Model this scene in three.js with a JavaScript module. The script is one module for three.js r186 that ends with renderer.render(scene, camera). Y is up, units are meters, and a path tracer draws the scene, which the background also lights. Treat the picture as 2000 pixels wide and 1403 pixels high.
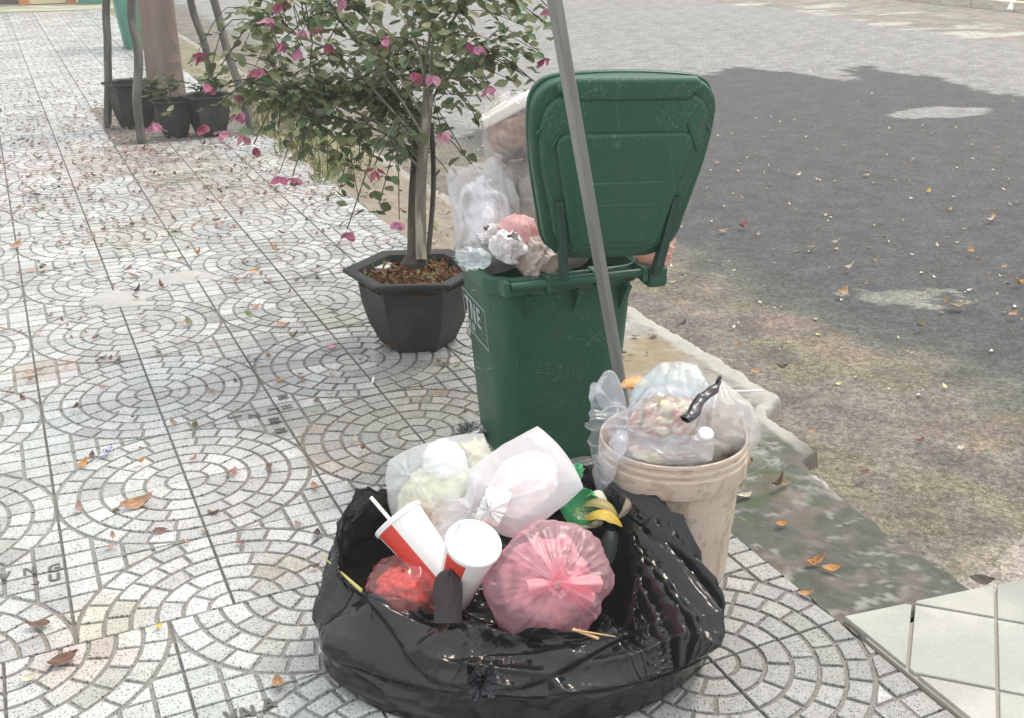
import * as THREE from 'three';
import { mergeGeometries, toCreasedNormals } from 'three/addons/utils/BufferGeometryUtils.js';
import { FontLoader } from 'three/addons/loaders/FontLoader.js';
import { TextGeometry } from 'three/addons/geometries/TextGeometry.js';

// ---------- camera, sky, sun, exposure ----------
const scene = new THREE.Scene();
const camera = new THREE.PerspectiveCamera(35.25, 2252 / 1403, 0.05, 400);
camera.position.set(0.0466, 1.3324, 2.0668);
camera.lookAt(0.0466 + 0.4163, 1.3324 - 0.37426, 2.0668 - 0.82863);
camera.setViewOffset(2252, 1403, 0, 0, 2000, 1403);          // the photograph is a crop: its optical centre lies right of the middle
camera.updateProjectionMatrix();
scene.add(camera);

function skyTexture() {                                        // an even overcast, a little brighter overhead, whitest round the hidden sun
  const w = 256, h = 128, data = new Float32Array(w * h * 4);
  const sd = SUN.clone().normalize();
  for (let j = 0; j < h; j++) for (let i = 0; i < w; i++) {
    const el = ((j + 0.5) / h - 0.5) * Math.PI, az = ((i + 0.5) / w - 0.5) * 2 * Math.PI;
    const d = new THREE.Vector3(Math.cos(el) * Math.cos(az), Math.sin(el), Math.cos(el) * Math.sin(az));
    const s = Math.max(0, Math.sin(el)), k = el < 0 ? 0.3 : 0.78 + 0.3 * s + 0.35 * Math.pow(Math.max(0, d.dot(sd)), 6);
    const o = (j * w + i) * 4; data[o] = k * 0.985; data[o + 1] = k; data[o + 2] = k * 1.03; data[o + 3] = 1;
  }
  const t = new THREE.DataTexture(data, w, h, THREE.RGBAFormat, THREE.FloatType);
  t.mapping = THREE.EquirectangularReflectionMapping; t.magFilter = THREE.LinearFilter; t.needsUpdate = true;
  return t;
}
const SUN = new THREE.Vector3(0.62, 0.95, -0.25);
scene.background = skyTexture(); scene.environment = scene.background;
scene.environmentIntensity = 1; 
const sun = new THREE.DirectionalLight(0xfff0dc, 1.5);
sun.position.copy(SUN).multiplyScalar(12); sun.castShadow = true; sun.shadow.radius = 26;
sun.shadow.mapSize.set(2048, 2048);
Object.assign(sun.shadow.camera, { left: -9, right: 9, top: 9, bottom: -9, near: 0.5, far: 40 });
scene.add(sun); scene.add(sun.target);
const renderer = new THREE.WebGLRenderer({ antialias: true });
renderer.toneMapping = THREE.LinearToneMapping;
renderer.toneMappingExposure = 1.4;
scene.fog = new THREE.FogExp2(0xe6e8e4, 0.007);             // haze added to lift the blacks and pale what stands farther off
renderer.shadowMap.enabled = true; renderer.shadowMap.type = THREE.PCFSoftShadowMap;

// ---------- random numbers and noise ----------
function rng(seed) { let a = seed >>> 0; return () => { a = (a + 0x6D2B79F5) >>> 0; let t = a; t = Math.imul(t ^ (t >>> 15), t | 1); t ^= t + Math.imul(t ^ (t >>> 7), t | 61); return ((t ^ (t >>> 14)) >>> 0) / 4294967296; }; }
function hsh(x, y, z) { let h = Math.imul(x, 374761393) ^ Math.imul(y, 668265263) ^ Math.imul(z, 2147483647 - 974711); h = Math.imul(h ^ (h >>> 13), 1274126177); h ^= h >>> 16; return (h >>> 0) / 4294967296; }
const sm = t => t * t * t * (t * (t * 6 - 15) + 10);
function noise(x, y, z = 0, w = 0) {                           // value noise 0..1; w > 0 makes it repeat every w cells in x and y
  const xi = Math.floor(x), yi = Math.floor(y), zi = Math.floor(z), u = sm(x - xi), v = sm(y - yi), t = sm(z - zi);
  const m = a => w ? ((a % w) + w) % w : a;
  const x0 = m(xi), x1 = m(xi + 1), y0 = m(yi), y1 = m(yi + 1), L = (a, b, k) => a + (b - a) * k;
  return L(L(L(hsh(x0, y0, zi), hsh(x1, y0, zi), u), L(hsh(x0, y1, zi), hsh(x1, y1, zi), u), v),
    L(L(hsh(x0, y0, zi + 1), hsh(x1, y0, zi + 1), u), L(hsh(x0, y1, zi + 1), hsh(x1, y1, zi + 1), u), v), t);
}
function fbm(x, y, z = 0, o = 4, w = 0) { let s = 0, a = 0.5, n = 0; for (let i = 0; i < o; i++) { s += a * noise(x, y, z + i * 7.3, w); n += a; a *= 0.5; x *= 2; y *= 2; z *= 2; w *= 2; } return s / n; }
const ridge = (x, y, z) => 1 - Math.abs(2 * noise(x, y, z) - 1);
const cl = (x, a = 0, b = 1) => Math.min(b, Math.max(a, x));
const ss = (a, b, x) => { const t = cl((x - a) / (b - a)); return t * t * (3 - 2 * t); };
const mix = (a, b, k) => a.map((q, i) => q + (b[i] - q) * k);
const V = (x, y, z) => new THREE.Vector3(x, y, z);

// ---------- naming ----------
const taken = {};
function numbered(name) { const n = taken[name] = (taken[name] ?? -1) + 1; return n ? `${name}_${String(n).padStart(3, '0')}` : name; }
function mesh(name, geo, mat, parent) { const m = new THREE.Mesh(geo, mat); m.name = parent ? name : numbered(name); m.castShadow = m.receiveShadow = true; (parent || scene).add(m); return m; }
function tag(o, label, category, group, kind) { if (label) o.userData.label = label; if (category) o.userData.category = category; if (group) o.userData.group = group; if (kind) o.userData.kind = kind; return o; }
function thing(name, label, category, pos = [0, 0, 0], turn = 0, group) { const o = new THREE.Group(); o.name = numbered(name); scene.add(o); o.position.set(...pos); o.rotation.y = turn; return tag(o, label, category, group); }

// ---------- geometry builder ----------
class GB {
  constructor() { this.p = []; this.c = []; this.u = []; this.i = []; }
  v(x, y, z, c = [1, 1, 1], uv) { this.p.push(x, y, z); this.c.push(c[0], c[1], c[2]); if (uv) this.u.push(uv[0], uv[1]); else this.u.push(x, z); return this.p.length / 3 - 1; }
  t(a, b, c) { this.i.push(a, b, c); }
  q(a, b, c, d) { this.i.push(a, b, c, a, c, d); }
  geo(crease = 0) {
    let g = new THREE.BufferGeometry();
    g.setAttribute('position', new THREE.Float32BufferAttribute(this.p, 3)); g.setAttribute('color', new THREE.Float32BufferAttribute(this.c, 3)); g.setAttribute('uv', new THREE.Float32BufferAttribute(this.u, 2));
    g.setIndex(this.i); if (crease) g = toCreasedNormals(g, crease); else g.computeVertexNormals(); return g;
  }
  grid(nx, ny, f, closeX = false) {                            // f(i, j) -> [x, y, z, color, uv]
    const id = [];
    for (let j = 0; j <= ny; j++) for (let i = 0; i <= nx; i++) { if (closeX && i === nx) { id.push(id[id.length - nx]); continue; } const a = f(i, j); id.push(this.v(a[0], a[1], a[2], a[3], a[4])); }
    for (let j = 0; j < ny; j++) for (let i = 0; i < nx; i++) { const a = j * (nx + 1) + i, b = a + nx + 1; this.q(id[a], id[b], id[b + 1], id[a + 1]); }
    return this;
  }
  prism(poly, yTop, yBot, bev, col, inset = 0) {               // a bevelled stone from a convex outline in x, z (counter-clockwise seen from above)
    const n = poly.length; let cx = 0, cz = 0; for (const p of poly) { cx += p[0] / n; cz += p[1] / n; }
    const off = (p, k) => { const dx = p[0] - cx, dz = p[1] - cz, l = Math.hypot(dx, dz) || 1; const f = Math.max(0, 1 - k / l); return [cx + dx * f, cz + dz * f]; };
    const c = typeof col === 'function' ? col : () => col;
    const top = [], edge = [], bot = [];
    for (const p of poly) { const a = off(p, inset + bev), b = off(p, inset); const k = c(p[0], p[1]); top.push(this.v(a[0], yTop, a[1], k)); edge.push(this.v(b[0], yTop - bev * 0.7, b[1], k)); bot.push(this.v(b[0], yBot, b[1], k)); }
    const m = this.v(cx, yTop, cz, c(cx, cz));
    for (let i = 0; i < n; i++) { const j = (i + 1) % n; this.t(m, top[j], top[i]); this.q(top[i], top[j], edge[j], edge[i]); this.q(edge[i], edge[j], bot[j], bot[i]); }
  }
}
function clipPoly(poly, nx, nz, d) {                           // keeps the side where nx*x + nz*z >= d
  const out = []; for (let i = 0; i < poly.length; i++) { const a = poly[i], b = poly[(i + 1) % poly.length], da = nx * a[0] + nz * a[1] - d, db = nx * b[0] + nz * b[1] - d; if (da >= 0) out.push(a); if (da * db < 0) { const t = da / (da - db); out.push([a[0] + (b[0] - a[0]) * t, a[1] + (b[1] - a[1]) * t]); } } return out;
}
function rod(a, b, r0, r1 = r0, n = 10, bend = 0, seed = 1, seg = 1) { // a round bar between two points, with caps
  const A = V(...a), B = V(...b), d = B.clone().sub(A), g = new THREE.CylinderGeometry(r1, r0, d.length(), n, seg);
  if (bend) { const P = g.attributes.position; for (let i = 0; i < P.count; i++) { const y = P.getY(i) * 4; P.setX(i, P.getX(i) + bend * (noise(y, seed, 3) - 0.5)); P.setZ(i, P.getZ(i) + bend * (noise(y, seed, 9) - 0.5)); } g.computeVertexNormals(); }
  g.applyQuaternion(new THREE.Quaternion().setFromUnitVectors(V(0, 1, 0), d.clone().normalize())); const m = A.clone().add(B).multiplyScalar(0.5); g.translate(m.x, m.y, m.z); return g;
}
const tube = (pts, r, n = 24, k = 7) => new THREE.TubeGeometry(new THREE.CatmullRomCurve3(pts.map(p => V(...p))), n, r, k);

// ---------- textures ----------
function dataTex(w, h, f, srgb, rep) {
  const d = new Uint8Array(w * h * 4); for (let j = 0; j < h; j++) for (let i = 0; i < w; i++) { const c = f(i, j), o = (j * w + i) * 4; d[o] = cl(c[0]) * 255; d[o + 1] = cl(c[1]) * 255; d[o + 2] = cl(c[2]) * 255; d[o + 3] = 255; }
  const t = new THREE.DataTexture(d, w, h); if (srgb) t.colorSpace = THREE.SRGBColorSpace; t.wrapS = t.wrapT = THREE.RepeatWrapping; t.magFilter = THREE.LinearFilter; t.minFilter = THREE.LinearMipmapLinearFilter; t.generateMipmaps = true; if (rep) t.repeat.set(rep, rep); t.needsUpdate = true; return t;
}
function chipField(w, seed, list, base) {                      // stone chips of several sizes and tones scattered over a repeating square (linear values)
  const r = rng(seed), f = new Float32Array(w * w * 3); for (let i = 0; i < w * w; i++) { const k = 0.92 + 0.16 * r(); f[i * 3] = base[0] * k; f[i * 3 + 1] = base[1] * k; f[i * 3 + 2] = base[2] * k; }
  for (const [n, r0, r1, col] of list) for (let k = 0; k < n; k++) {
    const cx = r() * w, cy = r() * w, R = r0 + (r1 - r0) * r() * r(), a = r() * 6.28, e = 0.5 + 0.5 * r(), ca = Math.cos(a), sa = Math.sin(a), t = 0.75 + 0.5 * r(), w1 = r() * 6, R2 = Math.ceil(R * 1.3);
    for (let y = -R2; y <= R2; y++) for (let x = -R2; x <= R2; x++) { const u = (x * ca + y * sa) / R, v = (-x * sa + y * ca) / (R * e); const ang = Math.atan2(v, u); if (u * u + v * v < Math.pow(0.85 + 0.2 * Math.sin(ang * 3 + w1), 2)) { const o = ((((Math.floor(cy) + y) % w + w) % w) * w + ((Math.floor(cx) + x) % w + w) % w) * 3; f[o] = col[0] * t; f[o + 1] = col[1] * t; f[o + 2] = col[2] * t; } }
  }
  return f;
}
const toS = x => x <= 0.0031308 ? 12.92 * x : 1.055 * Math.pow(x, 1 / 2.4) - 0.055;
const TZ = 1024, tz = chipField(TZ, 11, [[2600, 3, 9, [0.62, 0.62, 0.6]], [1500, 3, 8, [0.36, 0.37, 0.36]], [900, 3, 8, [0.34, 0.39, 0.37]], [420, 3, 7, [0.38, 0.4, 0.47]], [3800, 2, 5.5, [0.1, 0.1, 0.1]], [1400, 2, 4.5, [0.8, 0.8, 0.78]], [160, 3, 6, [0.3, 0.28, 0.25]]], [0.56, 0.565, 0.56]);
const terrazzoMap = dataTex(TZ, TZ, (i, j) => { const o = (j * TZ + i) * 3; return [toS(tz[o]), toS(tz[o + 1]), toS(tz[o + 2])]; }, true, 2.2);
const grainTex = dataTex(512, 512, (i, j) => { const k = 0.35 * noise(i / 4, j / 4, 1, 128) + 0.4 * noise(i / 2, j / 2, 2, 256) + 0.25 * fbm(i / 32, j / 32, 5, 4, 16); return [k, k, k]; }, false, 4);
const softTex = dataTex(512, 512, (i, j) => { const k = fbm(i / 64, j / 64, 5, 6, 8); const q = cl((k - 0.3) * 2.2); return [q, q, q]; }, false, 2);
const AS = 1024, as_ = chipField(AS, 23, [[9000, 2, 6, [0.7, 0.69, 0.67]], [9000, 2, 6, [0.42, 0.42, 0.42]], [5000, 2, 5, [0.95, 0.93, 0.9]], [6000, 2, 5, [0.28, 0.28, 0.28]]], [0.5, 0.5, 0.5]);
const asphaltMap = dataTex(AS, AS, (i, j) => { const o = (j * AS + i) * 3; const k = (0.7 + 0.6 * fbm(i / 128, j / 128, 3, 4, 8)) * (0.65 + 0.7 * noise(i / 16, j / 16, 4, 64)) * (0.7 + 0.6 * noise(i / 8, j / 8, 6, 128)); return [toS(as_[o] * k), toS(as_[o + 1] * k), toS(as_[o + 2] * k)]; }, true, 1.15);
const asphaltBump = dataTex(AS, AS, (i, j) => { const o = (j * AS + i) * 3; const k = as_[o] * 0.4 + 0.3 * noise(i / 8, j / 8, 2, 128) + 0.3 * noise(i / 16, j / 16, 9, 64); return [k, k, k]; }, false, 1.15);
const barkTex = dataTex(256, 512, (i, j) => { const k = 0.5 * ridge(i / 10, j / 60, 3) + 0.5 * fbm(i / 16, j / 40, 1, 4); return [k, k, k]; }, false, 1);
const dirtMap = (a, b, sc, seed, lo = 0.35, hi = 0.7) => dataTex(512, 512, (i, j) => { const k = ss(lo, hi, fbm(i / 512 * sc, j / 512 * sc, seed, 6, sc)); const g = 0.94 + 0.12 * noise(i / 2, j / 2, seed, 256); const c = mix(a, b, k); return [toS(c[0] * g), toS(c[1] * g), toS(c[2] * g)]; }, true, 1);
const std = o => new THREE.MeshStandardMaterial({ side: THREE.DoubleSide, ...o });
const phy = o => new THREE.MeshPhysicalMaterial({ side: THREE.DoubleSide, ...o });
const lin = (r, g, b) => new THREE.Color().setRGB(r, g, b);

// ---------- ground, road, pavement ----------
const ground = mesh('ground', new THREE.PlaneGeometry(300, 300).rotateX(-Math.PI / 2).translate(0, -0.14, 0), std({ color: lin(0.2, 0.19, 0.17), roughness: 0.95 }));
tag(ground, null, null, null, 'structure');

const S = 0.3;
// stains that have an outline of their own: reddish moss near the bin, fallen-petal dye by the tree, green moss in a few places
function stainShade(x, z) {
  const n = fbm(x * 9, z * 9, 4.2, 4), n2 = fbm(x * 26, z * 26, 1.7, 3);
  const blob = (cx, cz, r, k = 0.5) => ss(1, k, Math.hypot(x - cx, z - cz) / r + (n - 0.5) * 1.5);
  let c = [1, 1, 1];
  const lay = (col, a) => { c = mix(c, col, a); };
  const g = fbm(x * 3.1, z * 3.1, 12, 3); lay([0.95, 1.0, 0.98], ss(0.45, 0.62, g)); lay([0.82, 0.81, 0.8], 0.8 * ss(0.52, 0.36, fbm(x * 5, z * 5, 31, 3)));
  const dc = Math.hypot(x - 0.9, z + 0.6);                     // the circle of tiles left of the bin
  lay([0.55, 0.56, 0.44], 0.85 * ss(0.34, 0.26, dc + (n - 0.5) * 0.2) * ss(0.25, 0.6, n2 + 0.25));
  lay([0.58, 0.4, 0.32], 0.85 * ss(0.12, 0.2, dc) * ss(0.34, 0.29, dc) * ss(0.42, 0.6, fbm(x * 14, z * 14, 8, 3) + 0.1) * ss(0.35, -0.1, z + 0.6));
  lay([0.8, 0.66, 0.6], 0.55 * blob(0.95, -3.6, 0.55));
  lay([0.8, 0.68, 0.62], 0.6 * blob(0.6, -4.6, 0.7));
  lay([0.78, 0.79, 0.66], 0.5 * blob(1.1, -4.2, 0.5));
  lay([0.86, 0.86, 0.74], 0.4 * blob(0.5, -3.0, 0.4));
  lay([0.85, 0.6, 0.48], 0.55 * blob(0.04, -1.55, 0.09)); lay([0.9, 0.66, 0.55], 0.5 * blob(0.0, 0.05, 0.1)); lay([0.78, 0.74, 0.52], 0.55 * blob(0.06, -0.06, 0.1));
  lay([0.78, 0.68, 0.5], 0.6 * blob(0.43, -0.1, 0.08)); lay([0.82, 0.7, 0.55], 0.5 * blob(1.25, 0.35, 0.16));
  lay([0.6, 0.55, 0.48], 0.5 * blob(1.15, -0.2, 0.3));
  // ground-in grime, with the soft shade of bin and bush put into it
  lay([0.6, 0.6, 0.58], 0.9 * ss(0.1, -0.1, fbm(x * 17, z * 17, 55, 5) - 0.3 - 0.42 * ss(0.3, 1.05, x + 0.25 * (noise(x * 3, z * 3, 9) - 0.5)) * ss(-3.4, -1.2, z)));
  return c;
}
const terrazzo = std({ map: terrazzoMap, vertexColors: true, roughness: 0.5, roughnessMap: softTex, bumpMap: grainTex, bumpScale: 0.0009 });
terrazzo.roughness = 0.72;
// one mould: a quarter of a fan of setts round one corner, square setts in the opposite corner
function makeTile(x0, z0, sx, sz, seed, far) {
  const r = rng(seed), g = new GB(), tone = 0.9 + 0.16 * r(), tilt = [(r() - 0.5) * 0.006, (r() - 0.5) * 0.006, (r() - 0.5) * 0.002], cw = r() < 0.5;
  const GAP = 0.0042, rings = [1, 2, 3, 4, 6, 7], H = 0.0042;
  const W = (a, b) => [x0 + (sx > 0 ? a : S - a), z0 + (sz > 0 ? b : S - b)];
  const top = (x, z) => tilt[2] + tilt[0] * (x - x0) + tilt[1] * (z - z0);
  const stone = poly => {
    if (poly.length < 3) return; let ar = 0; for (let i = 0; i < poly.length; i++) { const a = poly[i], b = poly[(i + 1) % poly.length]; ar += a[0] * b[1] - a[1] * b[0]; } if (Math.abs(ar) < 2e-4) return;
    let w = poly.map(p => W(p[0], p[1])); let s = 0; for (let i = 0; i < w.length; i++) { const a = w[i], b = w[(i + 1) % w.length]; s += a[0] * b[1] - a[1] * b[0]; } if (s < 0) w.reverse();
    const cx = w.reduce((q, p) => q + p[0], 0) / w.length, cz = w.reduce((q, p) => q + p[1], 0) / w.length, k = tone * (0.84 + 0.28 * r()), moss = fbm(cx * 7 + 3, cz * 7, 44, 4);
    const m0 = stainShade(cx, cz); const y = top(cx, cz) + (r() - 0.5) * 0.0016 - (r() < 0.05 ? 0.0015 : 0);
    g.prism(w, y, y - H - 0.002, 0.0016, (x, z) => mix(mix(m0, stainShade(x, z), 0.5), [0.62, 0.64, 0.5], 0.3 * ss(0.62, 0.72, moss)).map(q => q * k), 0);
  };
  const ringW = S / 6;
  for (let k = 0; k < 6; k++) {
    const n = rings[k], ri = k * ringW + (k ? GAP : 0.0), ro = (k + 1) * ringW - GAP, ph = 0;
    for (let j = 0; j < n; j++) {
      const a0 = (j + ph) / n * Math.PI / 2, a1 = (j + 1 + ph) / n * Math.PI / 2, pts = [], seg = k > 3 ? 2 : 3;
      const go = GAP / ro, gi = ri > 0.02 ? GAP / ri : 0, e0 = j === 0 ? 0.0030 : GAP, e1 = j === n - 1 ? 0.0030 : GAP;
      for (let q = 0; q <= seg; q++) { const a = a0 + e0 / ro + (a1 - a0 - (e0 + e1) / ro) * q / seg; pts.push([Math.cos(a) * ro, Math.sin(a) * ro]); }
      if (k === 0) pts.push([0.003, 0.003]); else for (let q = seg; q >= 0; q--) { const a = a0 + e0 / ri + (a1 - a0 - (e0 + e1) / ri) * q / seg; pts.push([Math.cos(a) * ri, Math.sin(a) * ri]); }
      stone(pts);
    }
  }
  const cell = S / 5;
  for (let i = 0; i < 5; i++) for (let j = 0; j < 5; j++) {
    const a0 = S - (i + 1) * cell + (i === 4 ? 0.003 : GAP), a1 = S - i * cell - (i === 0 ? 0.003 : GAP), b0 = S - (j + 1) * cell + (j === 4 ? 0.003 : GAP), b1 = S - j * cell - (j === 0 ? 0.003 : GAP);
    let p = [[a0, b0], [a1, b0], [a1, b1], [a0, b1]]; if (Math.hypot(a1, b1) < S + GAP) continue;
    for (const f of [-0.5, 0, 0.5]) { const ang = Math.atan2((b0 + b1) / 2, (a0 + a1) / 2) + f * 0.12; p = clipPoly(p, Math.cos(ang), Math.sin(ang), S + GAP); if (p.length < 3) break; }
    if (p.length >= 3) stone(p);
  }
  // the body of the tile, whose top is the floor of the grooves
  const e = 0.0036, f = [[x0 + e, z0 + e], [x0 + S - e, z0 + e], [x0 + S - e, z0 + S - e], [x0 + e, z0 + S - e]];
  const q = f.map(p => { const st = stainShade(p[0], p[1]); return g.v(p[0], top(p[0], p[1]) - H, p[1], [0.52 * st[0], 0.5 * st[1], 0.47 * st[2]]); }); g.q(q[0], q[3], q[2], q[1]);
  const b = f.map(p => g.v(p[0], -0.03, p[1], [0.3, 0.29, 0.27])); for (let i = 0; i < 4; i++) { const j = (i + 1) % 4; g.q(q[i], q[j], b[j], b[i]); }
  return g.geo(0.5);
}
const pavement = new THREE.Group(); pavement.name = 'pavement'; scene.add(pavement); tag(pavement, null, null, null, 'structure');
const soilMat = std({ map: dirtMap([0.12, 0.1, 0.085], [0.24, 0.2, 0.16], 16, 3), roughness: 1, bumpMap: grainTex, bumpScale: 0.004 });
mesh('bedding', mergeGeometries([new THREE.PlaneGeometry(6, 16).rotateX(-Math.PI / 2).translate(-1.5, -0.0065, -8.0), new THREE.PlaneGeometry(5.86, 2).rotateX(-Math.PI / 2).translate(-1.565, -0.0065, 1.0)]), std({ color: lin(0.2, 0.195, 0.175), roughness: 1, bumpMap: grainTex, bumpScale: 0.003 }), pavement);
const extra = [];
for (let row = 1; row <= 50; row++) for (let col = -4; col < 5; col++) {
  const x = col * S, z = -row * S; if (row >= 18 && row <= 22 && col >= 2) continue;      // the tree pit
  const odd = ((col % 2) + 2) % 2 === 1, sx = odd ? 1 : -1;         // fans centred on every second corner
  const g = makeTile(x, z, sx, row % 2 ? -1 : 1, row * 31 + col * 977 + 5, false);
  if (col >= -1) mesh('paving_tile', g, terrazzo, pavement); else extra.push(g);
}
for (let row = 0; row < 6; row++) for (let col = -5; col < 4; col++) {
  const x = 0.171 + col * S, z = row * S, odd = ((col % 2) + 2) % 2 === 1, g = makeTile(x, z, odd ? 1 : -1, row % 2 ? -1 : 1, row * 67 + col * 331 + 9001, false);
  if (row < 4 && col >= -1) mesh('paving_tile', g, terrazzo, pavement); else extra.push(g);
}
tag(mesh('paving_tile', mergeGeometries(extra), terrazzo, pavement), null, null, null, 'stuff');

// cement smeared across a few setts
for (const [x, z, a, b, t] of [[0.31, -2.16, 0.13, 0.1, 0.35], [0.55, -2.32, 0.13, 0.09, 0.2]]) { const p = []; for (let i = 0; i < 40; i++) { const q = i / 40 * 6.2832, k = 0.7 + 0.6 * noise(Math.cos(q) * 2.2 + x * 9, Math.sin(q) * 2.2, z); const u = Math.cos(q) * a * k, v = Math.sin(q) * b * k; p.push([x + u * Math.cos(t) - v * Math.sin(t), z + u * Math.sin(t) + v * Math.cos(t)]); } const g = new GB(); g.prism(p, 0.0022, -0.004, 0.02, (X, Z) => { const k = 0.8 + 0.4 * fbm(X * 40, Z * 40, 3, 4); return [k, k, k * 0.98]; }); mesh('cement_smear', g.geo(), std({ vertexColors: true, color: lin(0.47, 0.47, 0.46), roughness: 0.9, bumpMap: grainTex, bumpScale: 0.002 }), pavement); }
// sett letters, built raised; dark colour stands for the shade in their recesses
const serif = await new FontLoader().loadAsync('fonts/droid/droid_sans_bold.typeface.json');
const recessShadeMat = std({ color: lin(0.13, 0.13, 0.125), roughness: 0.95 });
function pressed(str, x, z, turn, size = 0.03) {
  const g = new TextGeometry(str, { font: serif, size, depth: 0.0022, curveSegments: 3 }); g.computeBoundingBox(); const b = g.boundingBox; g.translate(-(b.min.x + b.max.x) / 2, -(b.min.y + b.max.y) / 2, 0); g.rotateX(-Math.PI / 2); g.rotateY(turn);
  const m = mesh('pressed_letter', g, recessShadeMat, pavement); m.position.set(x, 0.0004, z); return m;
}
const LT = [['N', [0.255, 0.000, 0.353]], ['A', [0.293, 0.000, 0.348]], ['V', [0.227, 0.000, 0.350]], ['N', [-0.069, -0.000, -0.320]], ['G', [-0.021, 0.000, -0.309]], ['U', [-0.023, 0.000, -0.270]], ['V', [-0.117, 0.000, -0.322]], ['2', [0.531, 0.000, -0.912]], ['M', [0.575, 0.000, -0.852]], ['I', [0.589, 0.000, -0.929]], ['N', [0.575, 0.000, -0.779]], ['H', [0.626, 0.000, -0.923]], ['N', [0.632, 0.000, -0.996]], ['J', [0.481, 0.000, -0.927]]];
LT.forEach(([s, p], i) => pressed(s, p[0], p[2], i < 7 ? 0 : -1.57));

// the earth strip between the tiles and the road, with its broken kerb edge
const kx = z => { const T = [[-20, 1.93], [-0.36, 1.93], [-0.3, 1.835], [-0.25, 1.81], [-0.1, 1.815], [-0.03, 1.81], [0, 1.735], [0.06, 1.72], [0.2, 1.71], [0.38, 1.69], [0.7, 1.7], [3, 1.7]]; let i = 0; while (i < T.length - 2 && T[i + 1][0] < z) i++; const k = cl((z - T[i][0]) / (T[i + 1][0] - T[i][0])); return T[i][1] + (T[i + 1][1] - T[i][1]) * k + 0.008 * (noise(z * 34, 2.2) - 0.5) + 0.006 * (noise(z * 90, 4) - 0.5); };
function stripColor(x, z, f) {
  const n = fbm(x * 10, z * 10, 2, 5), n2 = fbm(x * 40, z * 40, 6, 4), n3 = fbm(x * 11, z * 24, 9, 4);
  const n4 = fbm(x * 75, z * 75, 15, 3), n5 = fbm(x * 24, z * 46, 19, 5);
  let c = mix([0.26, 0.255, 0.23], [0.46, 0.45, 0.41], 0.5 * n2 + 0.5 * n4);                                      // worn concrete
  const moss = ss(-0.5, 0.05, z + (n - 0.5) * 0.9) * ss(0.36, 0.5, n + 0.14 * ss(-0.1, 0.3, z) + 0.04);
  c = mix(c, mix([0.045, 0.052, 0.042], [0.15, 0.16, 0.14], 0.45 * n2 + 0.55 * n4), cl(moss * 0.97));
  c = mix(c, [0.07, 0.11, 0.035], 0.7 * ss(0.55, 0.68, fbm(x * 16, z * 16, 21, 4)) * ss(-0.35, 0.0, z) * ss(0.35, 0.1, z));
  c = mix(c, mix([0.46, 0.46, 0.43], [0.6, 0.6, 0.57], n2), 0.8 * ss(0.54, 0.64, 0.6 * n5 + 0.4 * n3) * ss(0.46, 0.56, n4) * (0.5 + 0.5 * ss(0.0, -0.35, z)));   // bare pale scrapes
  { const sk = ss(0.5, 0.6, fbm(x * 16, z * 5 + x * 9, 33, 5)) * ss(-0.3, -0.6, z); c = mix(c, mix([0.2, 0.2, 0.17], [0.3, 0.29, 0.25], n2), 0.8 * sk); }
  c = mix(c, [0.2, 0.15, 0.13], 0.55 * ss(0.53, 0.66, fbm(x * 18, z * 18, 40, 3)));
  const mud = ss(-0.62, -0.75, z + (n - 0.5) * 0.25 + (f - 0.5) * 0.1) * ss(-1.05, -0.85, z + (n - 0.5) * 0.3) * ss(0.95, 0.7, f);
  c = mix(c, mix([0.28, 0.22, 0.13], [0.4, 0.33, 0.23], n2), cl(mud));
  c = mix(c, mix([0.2, 0.17, 0.13], [0.36, 0.31, 0.25], n2), ss(-1.4, -1.9, z + (n - 0.5) * 0.5) * ss(0.95, 0.8, f));
  c = mix(c, mix([0.14, 0.17, 0.07], [0.25, 0.25, 0.12], n2), 0.8 * ss(-3.6, -4.2, z) * ss(0.45, 0.6, n));
  c = mix(c, mix([0.4, 0.39, 0.35], [0.56, 0.545, 0.5], 0.5 * n2 + 0.5 * n4), ss(0.84, 0.9, f + (n - 0.5) * 0.1) * ss(0.02, -0.2, z) * (0.35 + 0.65 * ss(-2.6, -1.4, z)));   // pale worn lip of the kerb
  c = mix(c, mix([0.5, 0.5, 0.45], [0.62, 0.62, 0.58], n2), 0.7 * ss(0.95, 0.985, f) * ss(0.0, 0.05, z) * ss(0.47, 0.53, fbm(z * 9, 3, 2, 3)));
  return c;
}
{
  const zs = []; let z = -17; while (z < 0.66) { zs.push(z); z += z > -1.6 ? 0.011 : 0.06; } zs.push(0.66);
  const g = new GB(), N = 56;
  g.grid(N + 2, zs.length - 1, (i, j) => {
    const zz = zs[j], xi = zz < 0 ? 1.5 - (zz > -0.02 ? 0 : 0) : 1.368, x1 = kx(zz), f = Math.min(1, i / N), x = xi + (x1 - xi) * f + (i > N ? 0.004 * (i - N) + 0.006 * noise(zz * 60, i) : 0);
    const near = ss(-1.6, -0.6, zz), h = (fbm(x * 14, zz * 14, 3, 5) - 0.5) * 0.016 + (ridge(x * 9, zz * 22, 4) - 0.6) * 0.008 * near - 0.003;
    const c = stripColor(x, zz, f); const y = i > N ? (i === N + 1 ? -0.03 : -0.09) + 0.008 * noise(zz * 40, i) : h - 0.004 * ss(0.98, 1, f);
    return [x, y, zz, i > N ? mix(c, [0.2, 0.17, 0.14], 0.5) : c, [x, zz]];
  });
  const strip = mesh('kerb', g.geo(), std({ vertexColors: true, roughness: 0.85, bumpMap: grainTex, bumpScale: 0.003 })); tag(strip, null, null, null, 'structure');
}
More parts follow.
